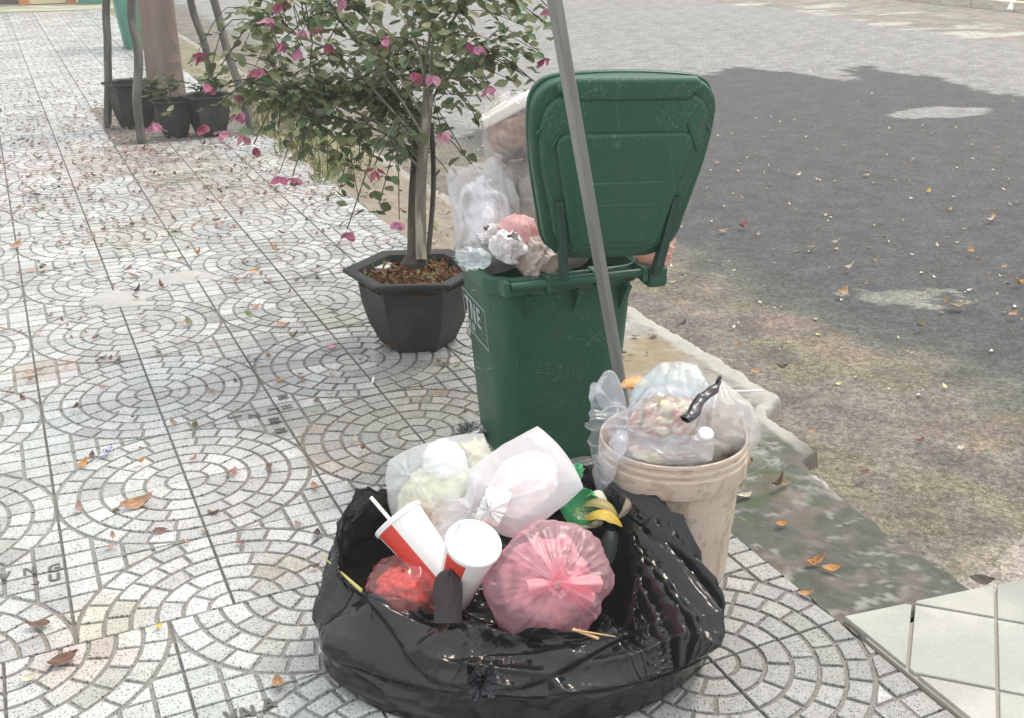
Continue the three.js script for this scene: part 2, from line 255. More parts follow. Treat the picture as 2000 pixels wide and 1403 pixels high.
{ // soil in the tree pit
  const g = new GB(); g.grid(40, 60, (i, j) => { const x = 0.6 + 0.9 * i / 40, z = -6.6 + 1.5 * j / 60; return [x, -0.012 + 0.02 * (fbm(x * 12, z * 12, 5, 4) - 0.5), z, mix([0.16, 0.12, 0.1], [0.36, 0.25, 0.2], fbm(x * 20, z * 20, 8, 4)), [x, z]]; });
  tag(mesh('soil', g.geo(), std({ vertexColors: true, roughness: 1, bumpMap: grainTex, bumpScale: 0.004 })), null, null, null, 'structure');
}
// ---------- road ----------
const wetZ = x => { const T = [[1.5, -3.1], [3.2, -5.4], [4.6, -6.3], [5.2, -6.5], [5.6, -6.45], [6.1, -6.75], [6.3, -6.3], [6.4, -5.5], [6.75, -5.9], [7.0, -6.3], [7.25, -5.8], [7.02, -5.1]]; let i = 0; while (i < T.length - 2 && T[i + 1][0] < x) i++; const k = cl((x - T[i][0]) / (T[i + 1][0] - T[i][0])); return T[i][1] + (T[i + 1][1] - T[i][1]) * k; };
function roadColor(x, z) {
  const n = fbm(x * 2.2, z * 2.2, 3, 5), n2 = fbm(x * 14, z * 14, 6, 4), n3 = fbm(x * 6, z * 6, 17, 4), nb = fbm(x * 0.8, z * 0.8, 14, 3);
  const dry = mix([0.25, 0.25, 0.245], [0.31, 0.31, 0.305], n);
  const damp = mix([0.056, 0.057, 0.058], [0.086, 0.087, 0.088], n2);
  // damp asphalt ends at a wavy outline along the road
  const edge = z - wetZ(Math.min(x, 7.0)), cross = 7.15 - x + 0.5 * (n - 0.5) + 0.25 * (n3 - 0.5);
  let w = Math.min(ss(-0.04, 0.03, edge + 0.55 * (n3 - 0.5) + 0.3 * (n2 - 0.5)), ss(-0.04, 0.04, cross + 0.3 * (n2 - 0.5)));
  const isl = Math.hypot((x - 6.05) / 0.42, (z + 4.05) / 0.2) + (n3 - 0.5) * 0.5; w *= ss(0.96, 1.03, isl);     // an island in the pale tone of the road beyond
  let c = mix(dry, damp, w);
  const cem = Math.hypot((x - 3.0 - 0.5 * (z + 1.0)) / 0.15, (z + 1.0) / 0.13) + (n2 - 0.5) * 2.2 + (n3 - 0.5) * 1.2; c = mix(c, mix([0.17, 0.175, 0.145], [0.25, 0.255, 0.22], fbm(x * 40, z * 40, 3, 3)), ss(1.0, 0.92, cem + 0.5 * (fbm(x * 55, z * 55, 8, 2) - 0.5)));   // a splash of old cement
  // cracked old patch beside the damp part
  const cr = ss(0.93, 0.97, ridge(x * 1.1 + 0.6 * n, z * 2.6, 5.5)); c = mix(c, [0.2, 0.2, 0.2], 0.35 * cr * (1 - w) * ss(-4.5, -5.5, z) * ss(9, 7.5, x));
  // far edge of the road: brown and moss-green, with pale islands, the sheen of puddles put into the colour
  const fe = x - 10.05 + (nb - 0.5) * 1.1 + (n3 - 0.5) * 0.7; let k = ss(-0.05, 0.08, fe); let m = mix([0.2, 0.21, 0.17], [0.3, 0.25, 0.22], ss(0.42, 0.58, n3)); m = mix(m, [0.45, 0.46, 0.4], ss(0.56, 0.6, fbm(x * 1.2, z * 3.4, 50, 3)) * ss(1.6, 0.6, fe)); c = mix(c, m, k);
  // mud, ochre silt and moss along the kerb on this side
  const d = x - 1.9, e = d + (n - 0.5) * 0.45 + (n3 - 0.5) * 0.3 - 0.0, lim = 0.52 + 0.22 * ss(-1.2, 0.2, z) + 0.1 * ss(-1, -3, z);
  const mossK = ss(lim + 0.35, lim, e) * 0.75; c = mix(c, mix([0.09, 0.1, 0.078], [0.16, 0.165, 0.135], n2), mossK);
  const mud = ss(lim + 0.08, lim - 0.12, e); let mc = mix([0.15, 0.13, 0.11], [0.25, 0.22, 0.19], n2);
  mc = mix(mc, [0.21, 0.19, 0.115], 0.75 * ss(0.5, 0.62, fbm(x * 5, z * 5, 60, 4))); mc = mix(mc, [0.29, 0.2, 0.155], 0.5 * ss(0.54, 0.64, fbm(x * 4.2, z * 4.2, 71, 4)) * ss(2.05, 2.3, x) * ss(-2.5, -0.6, z)); mc = mix(mc, [0.11, 0.1, 0.095], 0.6 * ss(0.52, 0.64, fbm(x * 7, z * 7, 80, 4)));
  c = mix(c, mc, mud * 0.92);
  c = mix(c, [0.46, 0.41, 0.38], 0.65 * ss(0.45, 0.6, n3 + 0.2) * ss(0.34, 0.6, z + 0.12 * (n - 0.5)) * ss(2.2, 1.9, x));
  return c;
}
{
  const xs = [1.66], zs = [-40]; while (xs[xs.length - 1] < 12.7) { const x = xs[xs.length - 1]; xs.push(x + (x < 3.2 ? 0.022 : x < 7.4 ? 0.04 : 0.06)); } let z = -40; while (z < 2.6) { z += z < -18 ? 1 : z < -7.2 ? 0.07 : z < -2 ? 0.04 : 0.022; zs.push(z); }
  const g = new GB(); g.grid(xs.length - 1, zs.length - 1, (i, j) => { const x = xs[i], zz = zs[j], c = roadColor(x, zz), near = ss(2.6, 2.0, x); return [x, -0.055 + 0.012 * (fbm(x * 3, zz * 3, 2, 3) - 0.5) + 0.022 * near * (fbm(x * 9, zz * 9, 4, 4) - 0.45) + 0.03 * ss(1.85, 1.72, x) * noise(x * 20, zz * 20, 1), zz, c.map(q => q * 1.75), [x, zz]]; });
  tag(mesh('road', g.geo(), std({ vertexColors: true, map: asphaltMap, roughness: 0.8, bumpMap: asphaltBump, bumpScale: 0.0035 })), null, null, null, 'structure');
}
// far kerb and far pavement
{
  const k = std({ map: dirtMap([0.5, 0.46, 0.36], [0.62, 0.58, 0.5], 8, 77), roughness: 0.9 }), d = std({ map: dirtMap([0.16, 0.13, 0.09], [0.28, 0.24, 0.18], 8, 78), roughness: 1 });
  for (let i = 0; i < 30; i++) { const g = new THREE.BoxGeometry(0.24, 0.16, 0.985, 2, 2, 4); const b = mesh('kerb_stone', g, k, pavement); b.position.set(12.8, -0.01, -26 + i); b.rotation.y = (hsh(i, 3, 1) - 0.5) * 0.006; }
  tag(mesh('far_pavement', new THREE.BoxGeometry(6, 0.14, 44).translate(15.95, -0.02, -18), d), null, null, null, 'structure');
}
// smooth paving laid on the diagonal at the near right
{
  const ramp = new THREE.Group(); ramp.name = 'driveway'; scene.add(ramp); tag(ramp, null, null, null, 'structure');
  const m = std({ vertexColors: true, map: dirtMap([0.4, 0.4, 0.385], [0.52, 0.515, 0.49], 6, 90), roughness: 0.7, bumpMap: grainTex, bumpScale: 0.0012 }), r = rng(5), q2 = Math.SQRT1_2, P = 0.158, Q = 0.232;
  mesh('mortar_bed', new THREE.BoxGeometry(2.2, 0.05, 1.6).translate(1.372 + 1.1, -0.0185, 0.68 + 0.8), std({ color: lin(0.36, 0.33, 0.29), roughness: 1 }), ramp);
  for (let i = -2; i < 16; i++) for (let j = -6; j < 10; j++) {
    const p0 = 1.534 - 0.158 * 2 + i * P + 0.0035, p1 = p0 + P - 0.007, w0 = 0.63 - Q * 3 + j * Q + 0.0035 + (i % 2 ? 0 : 0), w1 = w0 + Q - 0.007;
    let poly = [[p0, w0], [p1, w0], [p1, w1], [p0, w1]].map(([p, w]) => [(p + w) * q2, (p - w) * q2]);
    poly = clipPoly(poly, 1, 0, 1.378); if (poly.length > 2) poly = clipPoly(poly, -0.15, 1, 0.60 - 0.15 * 1.45 + 0.02); if (poly.length > 2) poly = clipPoly(poly, -1, 0, -3.4); if (poly.length > 2) poly = clipPoly(poly, 0, -1, -2.0); if (poly.length < 3) continue;
    let s = 0; for (let k = 0; k < poly.length; k++) { const a = poly[k], b = poly[(k + 1) % poly.length]; s += a[0] * b[1] - a[1] * b[0]; } if (Math.abs(s) < 1e-4) continue; if (s < 0) poly.reverse();
    const t = 0.86 + 0.2 * r(), tint = mix([1, 1, 0.98], [0.93, 0.97, 0.9], r()), g = new GB(), y = 0.012 + 0.002 * r(); g.prism(poly, y, -0.03, 0.002, tint.map(k => k * t)); mesh('paving_slab', g.geo(0.4), m, ramp);
  }
}
// gutter strip and step at the far end of the pavement
{
  tag(mesh('gutter', new THREE.BoxGeometry(5, 0.05, 1.9).translate(-0.55, -0.02, -15.98), std({ map: dirtMap([0.3, 0.32, 0.2], [0.5, 0.5, 0.42], 10, 33), roughness: 0.95 })), null, null, null, 'structure');
  tag(mesh('step', new THREE.BoxGeometry(5, 0.16, 3).translate(-0.55, 0.03, -18.4), std({ color: lin(0.3, 0.29, 0.27), roughness: 0.9 })), null, null, null, 'structure');
}

// ---------- shapes shared by the containers ----------
function roundRect(w, d, r, n = 5) { const o = []; for (let k = 0; k < 4; k++) { const cx = (k === 0 || k === 3 ? 1 : -1) * (w / 2 - r), cz = (k < 2 ? 1 : -1) * (d / 2 - r); for (let i = 0; i <= n; i++) { const a = (k + i / n) * Math.PI / 2; o.push([cx + Math.cos(a) * r, cz + Math.sin(a) * r]); } } return o; }
function loft(loops, crease = 0.6, capEnd = true, capStart = true) {                          // loops: [outline in x, z; y]
  const g = new GB(), n = loops[0][0].length; let u = 0; const rows = loops.map(([o, y], k) => { if (k) u += 0.05; return o.map((p, i) => g.v(p[0], y, p[1], [1, 1, 1], [i / n * 2, y * 2])); });
  for (let k = 0; k + 1 < rows.length; k++) for (let i = 0; i < n; i++) { const j = (i + 1) % n; g.q(rows[k][i], rows[k + 1][i], rows[k + 1][j], rows[k][j]); }
  const cap = (row, o, y) => { let x = 0, z = 0; o.forEach(p => { x += p[0] / n; z += p[1] / n; }); const m = g.v(x, y, z, [1, 1, 1], [x, z]); for (let i = 0; i < n; i++) g.t(m, row[i], row[(i + 1) % n]); };
  if (capStart) cap(rows[0], loops[0][0], loops[0][1]); if (capEnd) cap(rows[rows.length - 1], loops[loops.length - 1][0], loops[loops.length - 1][1]);
  return g.geo(crease);
}
const plasticMap = (c, k, seed) => dirtMap(c.map(q => q * (1 - k)), c.map(q => q * (1 + k)), 6, seed);
const wornGreen = dataTex(1024, 1024, (i, j) => { const u = i / 1024, v = j / 1024, a = fbm(u * 6, v * 6, 4, 5, 6), drip = ss(0.56, 0.72, fbm(u * 60, v * 3, 8, 4, 0)) * ss(0.4, 0.6, fbm(u * 5, v * 5, 2, 3, 5)), sp = ss(0.77, 0.83, noise(i / 3.1, j / 3.1, 5)) * ss(0.5, 0.62, fbm(u * 8, v * 8, 21, 3, 8)), scr = ss(0.968, 0.985, ridge(u * 40 + v * 9, v * 5 - u * 3, 6)) * ss(0.52, 0.64, fbm(u * 9, v * 9, 31, 3, 9)); let c = mix([0.011, 0.076, 0.042], [0.016, 0.098, 0.057], a); c = mix(c, [0.06, 0.08, 0.06], 0.45 * drip); c = mix(c, [0.16, 0.2, 0.17], 0.55 * sp); c = mix(c, [0.07, 0.17, 0.12], 0.6 * scr); return c.map(toS); }, true, 1);
const greenP = std({ map: wornGreen, roughness: 0.42 });
const greenDark = std({ map: plasticMap([0.016, 0.06, 0.042], 0.2, 102), roughness: 0.5 });
const darkP = std({ color: lin(0.02, 0.032, 0.028), roughness: 0.5 });

// ---------- the full wheelie bin ----------
{
  const bin = thing('wheelie_bin', 'open green wheelie bin heaped with clear bags, its lid thrown back against a pole', 'bin', [1.21, 0, -0.428], -0.105);
  const W = 0.408, D = 0.392, H = 0.517, k = 0.765;
  const L = (s, y, r, e = 0) => [roundRect(W * s + e, D * s + e, r), y];
  mesh('body', loft([L(k, 0.012, 0.07), L(k + 0.012, 0, 0.07), L(k + 0.016, 0.02, 0.075), L(k + (0.93 - k) * 0.5, 0.24, 0.08), L(0.925, 0.455, 0.085), L(0.93, 0.462, 0.085), L(0.955, 0.468, 0.085), L(0.955, 0.49, 0.085), L(0.91, 0.5, 0.07), L(0.86, 0.44, 0.055), L(k - 0.03, 0.06, 0.05), L(k - 0.05, 0.04, 0.05)], 0.5), greenP, bin);
  mesh('rim', loft([L(0.93, 0.472, 0.08), L(1.0, 0.474, 0.088), L(1.005, 0.482, 0.09), L(1.005, 0.508, 0.09), L(0.985, 0.517, 0.086), L(0.93, 0.517, 0.06), L(0.9, 0.508, 0.056), L(0.89, 0.47, 0.055)], 0.5, false, false), greenP, bin);
  for (const x of [-0.11, 0.015, 0.14]) { const b = new GB(); const w = 0.006, z0 = D * 0.462; const pts = [[x - w, 0.475, z0], [x + w, 0.475, z0], [x - w, 0.475, z0 + 0.042], [x + w, 0.475, z0 + 0.042], [x - w, 0.40, z0 - 0.012], [x + w, 0.40, z0 - 0.012]].map(p => b.v(...p)); b.t(pts[0], pts[2], pts[4]); b.t(pts[1], pts[5], pts[3]); b.q(pts[2], pts[3], pts[5], pts[4]); b.q(pts[0], pts[1], pts[3], pts[2]); mesh('gusset', b.geo(0.3), greenP, bin); }
  const hz = D / 2 + 0.028, hy = 0.507;
  mesh('handle_bar', mergeGeometries([rod([-0.062, hy, hz], [0.05, hy, hz], 0.0125, 0.0125, 16), rod([-0.16, hy, hz - 0.004], [-0.064, hy, hz - 0.001], 0.0095, 0.0095, 14), rod([0.052, hy, hz - 0.001], [0.17, hy, hz - 0.004], 0.0095, 0.0095, 14)]), greenP, bin);
  for (const x of [-0.172, -0.068, 0.056, 0.176]) mesh('hinge_lug', new THREE.BoxGeometry(0.014, 0.034, 0.06, 1, 1, 1).translate(x, hy - 0.004, hz - 0.022), greenP, bin);
  mesh('end_lug', loft([[roundRect(0.045, 0.06, 0.01), 0.47], [roundRect(0.052, 0.068, 0.012), 0.478], [roundRect(0.052, 0.068, 0.012), 0.514], [roundRect(0.046, 0.06, 0.01), 0.519]], 0.5).translate(0.213, -0.004, 0.195), greenP, bin);
  // lid, standing past upright; local x across, y up the lid, z out of its top face
  const lid = new THREE.Group(); lid.name = 'lid'; bin.add(lid); lid.position.set(0.078, 0.553, hz - 0.005); lid.rotation.set(0.2, -0.1, -0.012);
  const outline = (e, dz = 0) => { // rounded, wider towards the free edge
    const s = new THREE.Shape(), w0 = 0.162 + e, w1 = 0.21 + e, y0 = 0.014 - e, y1 = 0.44 + e, r0 = 0.075, r1 = 0.06;
    s.moveTo(-w0 + r0, y0); s.lineTo(w0 - r0, y0); s.quadraticCurveTo(w0 - 0.004, y0 + 0.006, w0 + 0.006, y0 + r0); s.bezierCurveTo(w0 + 0.022, y0 + 0.16, w1 + 0.003, y1 - 0.16, w1, y1 - r1); s.quadraticCurveTo(w1 - 0.003, y1 - 0.006, w1 - r1, y1 + 0.002); s.quadraticCurveTo(0, y1 + 0.016, -w1 + r1, y1 + 0.002); s.quadraticCurveTo(-w1 + 0.003, y1 - 0.006, -w1, y1 - r1); s.bezierCurveTo(-w1 - 0.003, y1 - 0.16, -w0 - 0.022, y0 + 0.16, -w0 - 0.006, y0 + r0); s.quadraticCurveTo(-w0 + 0.004, y0 + 0.006, -w0 + r0, y0); return s;
  };
  const ext = (s, d, b, n = 3) => new THREE.ExtrudeGeometry(s, { depth: d, bevelEnabled: true, bevelThickness: b, bevelSize: b, bevelSegments: n, curveSegments: 14 });
  mesh('shell', ext(outline(-0.008), 0.022, 0.008), greenP, lid);
  mesh('lip', ext(outline(0.0), 0.008, 0.003, 2).translate(0, 0, -0.014), greenP, lid);
  const crown = outline(-0.03), face = mesh('raised_face', ext(crown, 0.004, 0.012, 4).translate(0, -0.004, 0.030), greenP, lid);
  const panelS = (x0, x1, y0, y1, r) => { const s = new THREE.Shape(); s.moveTo(-x0 + r, y0); s.lineTo(x0 - r, y0); s.quadraticCurveTo(x0, y0, x0 + (x1 - x0) * 0.06, y0 + r); s.lineTo(x1, y1 - r); s.quadraticCurveTo(x1, y1, x1 - r, y1); s.lineTo(-x1 + r, y1); s.quadraticCurveTo(-x1, y1, -x1, y1 - r); s.lineTo(-x0 - (x1 - x0) * 0.06, y0 + r); s.quadraticCurveTo(-x0, y0, -x0 + r, y0); return s; };
  mesh('panel', ext(panelS(0.098, 0.148, 0.06, 0.322, 0.022), 0.012, 0.009, 4).translate(0, 0, 0.036), greenP, lid);
  mesh('panel_step', ext(panelS(0.084, 0.104, 0.07, 0.215, 0.012), 0.003, 0.004, 3).translate(0, 0, 0.053), greenP, lid);
  mesh('panel_rib', ext(panelS(0.086, 0.09, 0.158, 0.164, 0.002), 0.001, 0.002, 2).translate(0, 0, 0.0585), greenP, lid);
  mesh('top_band', ext(panelS(0.135, 0.15, 0.42, 0.448, 0.01), 0.006, 0.012, 4).translate(0, -0.006, 0.036), greenP, lid);
  for (const s of [-1, 1]) {
    mesh('corner_rib', rod([s * 0.198, 0.33, 0.04], [s * 0.15, 0.395, 0.042], 0.0035, 0.0035, 8), greenP, lid);
    mesh('corner_rib', rod([s * 0.172, 0.285, 0.047], [s * 0.14, 0.35, 0.047], 0.0035, 0.0035, 8), greenP, lid);
    const arm = new THREE.BoxGeometry(0.02, 0.2, 0.026, 1, 6, 1); { const P = arm.attributes.position; for (let i = 0; i < P.count; i++) { const y = P.getY(i) + 0.1; P.setX(i, P.getX(i) + s * y * 0.14); P.setZ(i, P.getZ(i) * (1 - y * 2.6)); } arm.computeVertexNormals(); }
    mesh('hinge_arm', arm.translate(s * 0.112, 0.075, 0.046), greenDark, lid);
  }
  // white stencil on the side facing the pavement: a frame and outlined letters, flat on the plastic
  const at = (a, y) => { const kk = y < 0.24 ? k + 0.016 + ((0.93 - k) * 0.5 - 0.016) * (y - 0.02) / 0.22 : k + (0.93 - k) * 0.5 + (0.925 - k - (0.93 - k) * 0.5) * (y - 0.24) / 0.215; return V(-W * kk / 2 - 0.0016, y, a); };
  const paint = std({ color: lin(0.36, 0.42, 0.39), roughness: 0.8 }), bar = (p, q, w = 0.0026) => { const a = at(...p), b = at(...q), d = b.clone().sub(a), g = new THREE.BoxGeometry(0.0012, w, d.length() + w); g.applyQuaternion(new THREE.Quaternion().setFromUnitVectors(V(0, 0, 1), d.normalize())); const m = a.add(b).multiplyScalar(0.5); return g.translate(m.x, m.y, m.z); };
  const z0 = -0.12, z1 = 0.085, y0 = 0.30, y1 = 0.405, fr = [[[z0, y0], [z1, y0]], [[z0, y1], [z1, y1]], [[z0, y0], [z0, y1]], [[z1, y0], [z1, y1]]].map(e => bar(...e));
  const glyph = (str, a, y, size) => { const g = new TextGeometry(str, { font: serif, size, depth: 0.0012, curveSegments: 4 }); g.rotateY(-Math.PI / 2); const P = g.attributes.position; for (let i = 0; i < P.count; i++) { const p = at(a + P.getZ(i), y + P.getY(i)); P.setXYZ(i, p.x - P.getX(i) * 0 + (P.getX(i) > -0.0006 ? 0.0004 : -0.0004), p.y, p.z); } g.computeVertexNormals(); return g; };
  mesh('stencil_frame', mergeGeometries(fr), paint, bin); mesh('stencil_letters', mergeGeometries([glyph('TNE', -0.105, 0.338, 0.055), glyph('NX 88', -0.105, 0.31, 0.02)]), paint, bin);
  for (const [a, y, l] of [[-0.02, 0.43, 0.05], [0.05, 0.24, 0.03], [-0.06, 0.2, 0.04]]) mesh('scuff', bar([a, y], [a + l, y + 0.012], 0.0012), paint, bin);
}
// ---------- the plastic bucket ----------
{
  const pr = [[0.0, 0.012], [0.118, 0.012], [0.125, 0.0], [0.129, 0.006], [0.150, 0.246], [0.1505, 0.25], [0.1635, 0.252], [0.1645, 0.256], [0.1665, 0.292], [0.162, 0.296], [0.1615, 0.301], [0.1655, 0.304], [0.1655, 0.309], [0.1615, 0.312], [0.1615, 0.318], [0.1645, 0.321], [0.1635, 0.327], [0.159, 0.328], [0.1565, 0.322], [0.153, 0.26], [0.126, 0.03], [0.0, 0.026]];
  const b = thing('bucket', 'cream plastic bucket with a ringed rim, filled with bagged kitchen waste', 'bucket', [1.166, 0, 0.284]); b.scale.set(0.93, 0.98, 0.93);
  const m = std({ map: dataTex(512, 512, (i, j) => { const u = i / 512 * 16, v = j / 512 * 16; const a = fbm(u, v, 3, 6, 16), s = ss(0.56, 0.68, fbm(u * 2, v * 0.5, 8, 5, 0)), q = ss(0.62, 0.72, fbm(i / 9, j / 9, 2, 3, 0)); let c = mix([0.54, 0.43, 0.34], [0.64, 0.55, 0.46], a); c = mix(c, [0.4, 0.29, 0.2], 0.55 * s); c = mix(c, [0.25, 0.2, 0.16], 0.35 * q); return c.map(toS); }, true, 1), roughness: 0.6 });
  const body = pr.map(p => new THREE.Vector2(p[0], p[1]));
  mesh('shell', toCreasedNormals(new THREE.LatheGeometry(body.slice(0, 6), 64), 0.5), m, b);
  mesh('rim', toCreasedNormals(new THREE.LatheGeometry(body.slice(5, 19), 72), 0.5), m, b);
  mesh('lining', toCreasedNormals(new THREE.LatheGeometry(body.slice(18), 48), 0.5), m, b);
  const ear = new THREE.CylinderGeometry(0.012, 0.014, 0.008, 16).rotateZ(Math.PI / 2).rotateY(-0.55); const hub = mesh('handle_ear', ear, m, b); hub.position.set(0.1415, 0.275, 0.087);
  const pin = mesh('handle_pin', new THREE.CylinderGeometry(0.0045, 0.0045, 0.014, 10).rotateZ(Math.PI / 2).rotateY(-0.55), std({ color: lin(0.16, 0.08, 0.04), roughness: 0.7 }), b); pin.position.set(0.1435, 0.275, 0.089);
}
// ---------- the leaning pole ----------
{
  const m = std({ map: plasticMap([0.27, 0.28, 0.27], 0.15, 120), roughness: 0.45, metalness: 0.25 });
  const a = [1.340, 0.000, -0.178], b = [0.979, 1.203, 0.108], top = [b[0] + (b[0] - a[0]) * 0.5, b[1] + (b[1] - a[1]) * 0.5, b[2] + (b[2] - a[2]) * 0.5];
  tag(mesh('pole', rod(a, top, 0.0145, 0.0145, 24), m), 'thin grey metal pole leaning across the open lid of the bin', 'pole');
}
// ---------- plant pots ----------
const potP = std({ map: dirtMap([0.022, 0.022, 0.022], [0.045, 0.045, 0.044], 5, 130), roughness: 0.6, bumpMap: grainTex, bumpScale: 0.0004 });
const ngon = (n, r, a) => { const o = []; for (let i = 0; i < n; i++) { const t = a + i / n * Math.PI * 2; o.push([Math.cos(t) * r, Math.sin(t) * r]); } return o; };
function hexPot(t, R, H, ang) {
  const L = (r, y) => [ngon(6, r * R, ang), y * H];
  mesh('shell', loft([L(0.5, 0.03), L(0.5, 0.0), L(0.54, 0.02), L(0.56, 0.06), L(0.68, 0.28), L(0.76, 0.55), L(0.81, 0.9), L(0.82, 0.93)], 0.35, false, true), potP, t);
  mesh('rim', loft([L(0.82, 0.93), L(0.99, 0.96), L(1.0, 0.98), L(1.0, 1.0), L(0.98, 1.012), L(0.8, 0.99), L(0.77, 0.9), L(0.74, 0.7)], 0.35, false, false), potP, t);
  const g = new GB(); g.grid(48, 10, (i, j) => { const a = i / 48 * 6.2832, r = j / 10 * 0.775 * R * (0.93 + 0.07 * Math.abs(Math.cos(3 * (a - ang)))), x = Math.cos(a) * r, z = Math.sin(a) * r; return [x, H * 0.84 + 0.012 * (fbm(x * 30, z * 30, 4, 4) - 0.5), z, mix([0.05, 0.032, 0.02], [0.2, 0.1, 0.055], fbm(x * 34, z * 34, 7, 4)), [x, z]]; });
  mesh('soil', g.geo(), std({ vertexColors: true, roughness: 1, bumpMap: grainTex, bumpScale: 0.004 }), t);
}

// ---------- film: pleated bags ----------
// a bag is turned round its own axis (y): bottom, belly, gathered neck and flaring tail; folds run along it and grow towards the neck
const cat = (T, s) => { let i = 0; while (i < T.length - 2 && T[i + 1][0] < s) i++; const p = k => T[cl(k, 0, T.length - 1)], a = p(i - 1), b = p(i), c = p(i + 1), d = p(i + 2), t = cl((s - b[0]) / (c[0] - b[0])); return [1, 2].map(q => 0.5 * (2 * b[q] + (c[q] - a[q]) * t + (2 * a[q] - 5 * b[q] + 4 * c[q] - d[q]) * t * t + (3 * b[q] - a[q] - 3 * c[q] + d[q]) * t * t * t)); };
function filmBag({ prof, n = 220, m = 130, seed = 1, pleat = 26, amp = () => 0.1, lump = 0.1, lf = 5, crink = 0.02, cf = 22, sx = 1, sz = 1, twist = 0, wob = 0, lobes = 0 }) {
  const g = new GB(); const k = pleat / 6.28;
  g.grid(n, m, (i, j) => {
    const s = j / m, th = i / n * Math.PI * 2 + twist * s; let [r, y] = cat(prof, s); r = Math.max(r, 0.0005);
    const c = Math.cos(th), q = Math.sin(th), A = amp(s) * (0.35 + 1.3 * noise(c * 1.6 + seed, q * 1.6, 4));
    const f1 = ridge(c * k + seed, q * k, seed + s * 0.8), f2 = ridge(c * k * 2.3, q * k * 2.3 + seed, seed * 2 + s * 1.6);
    r *= 1 + A * ((f1 - 0.55) * 1.5 + (f2 - 0.55) * 0.7);
    const lk = lobes * ss(0.72, 0.9, s); r *= 1 - lk * (2 * c * c - 1) * 0.75; let x = c * r * sx, z = q * r * sz; const R = Math.hypot(x, z) + 0.02;
    const L = lump * (noise(x * lf / 0.1 + seed, y * lf / 0.1, z * lf / 0.1) - 0.5) * 2, C = crink * (1 - 0.85 * (lobes ? ss(0.62, 0.76, s) : 0)) * ((ridge(x * cf / 0.1, y * cf / 0.1 + seed, z * cf / 0.1) - 0.5) + 0.5 * (ridge(x * cf / 0.04, y * cf / 0.04 + seed, z * cf / 0.04) - 0.5));
    const e = ss(0, 0.08, s); x += x / R * (L * R + C * 0.1) * e; z += z / R * (L * R + C * 0.1) * e;
    y += wob * (noise(c * 2 + seed, q * 2, s * 3) - 0.5) * ss(0.6, 1, s) + C * 0.05;
    return [x, y, z, [1, 1, 1], [i / n, s]];
  }, true);
  return g.geo();
}
const film = (c, o = {}) => phy({ color: lin(...c), roughness: 0.32, transmission: 0.82, thickness: 0, ior: 1.45, specularIntensity: 1, ...o });
function lumps(R, sx, sy, sz, seed, cols, amp = 0.35, f = 1.7, det = 24) {                      // a heap of something soft, patchy in colour
  const g = new THREE.SphereGeometry(1, det * 2, det), P = g.attributes.position, C = [];
  for (let i = 0; i < P.count; i++) { const a = V(P.getX(i), P.getY(i), P.getZ(i)), k = 1 + amp * (fbm(a.x * f + seed, a.y * f, a.z * f, 4) - 0.5) * 2 + amp * 0.3 * (ridge(a.x * f * 4, a.y * f * 4 + seed, a.z * f * 4) - 0.5); P.setXYZ(i, a.x * R * sx * k, a.y * R * sy * k, a.z * R * sz * k); const t = cl(fbm(a.x * 3.2 + seed * 3, a.y * 3.2, a.z * 3.2, 4) * 1.9 - 0.45) * (cols.length - 1.001), b = Math.floor(t); const c = mix(cols[b], cols[b + 1], ss(0.25, 0.75, t - b)), q = 0.85 + 0.3 * noise(a.x * 20, a.y * 20, a.z * 20); C.push(c[0] * q, c[1] * q, c[2] * q); }
  g.setAttribute('color', new THREE.Float32BufferAttribute(C, 3)); g.computeVertexNormals(); return g;
}
const stuffMat = std({ vertexColors: true, roughness: 0.6 });
const CR = V(0.8934, -0.001, 0.4493), CU = V(0.169, 0.9273, -0.334), CF = V(0.4163, -0.3743, -0.8286);  // right, up and ahead as the visitor stands, to describe tilts
const dirOf = (r, u, f) => CR.clone().multiplyScalar(r).addScaledVector(CU, u).addScaledVector(CF, f).normalize();
const aimD = (o, r, u, f, roll = 0) => { const y = dirOf(r, u, f), x = CR.clone().addScaledVector(y, -CR.dot(y)); if (x.length() < 0.25) x.copy(CF).addScaledVector(y, -CF.dot(y)); x.normalize(); o.quaternion.setFromRotationMatrix(new THREE.Matrix4().makeBasis(x, y, x.clone().cross(y))); o.rotateY(roll); return o; };

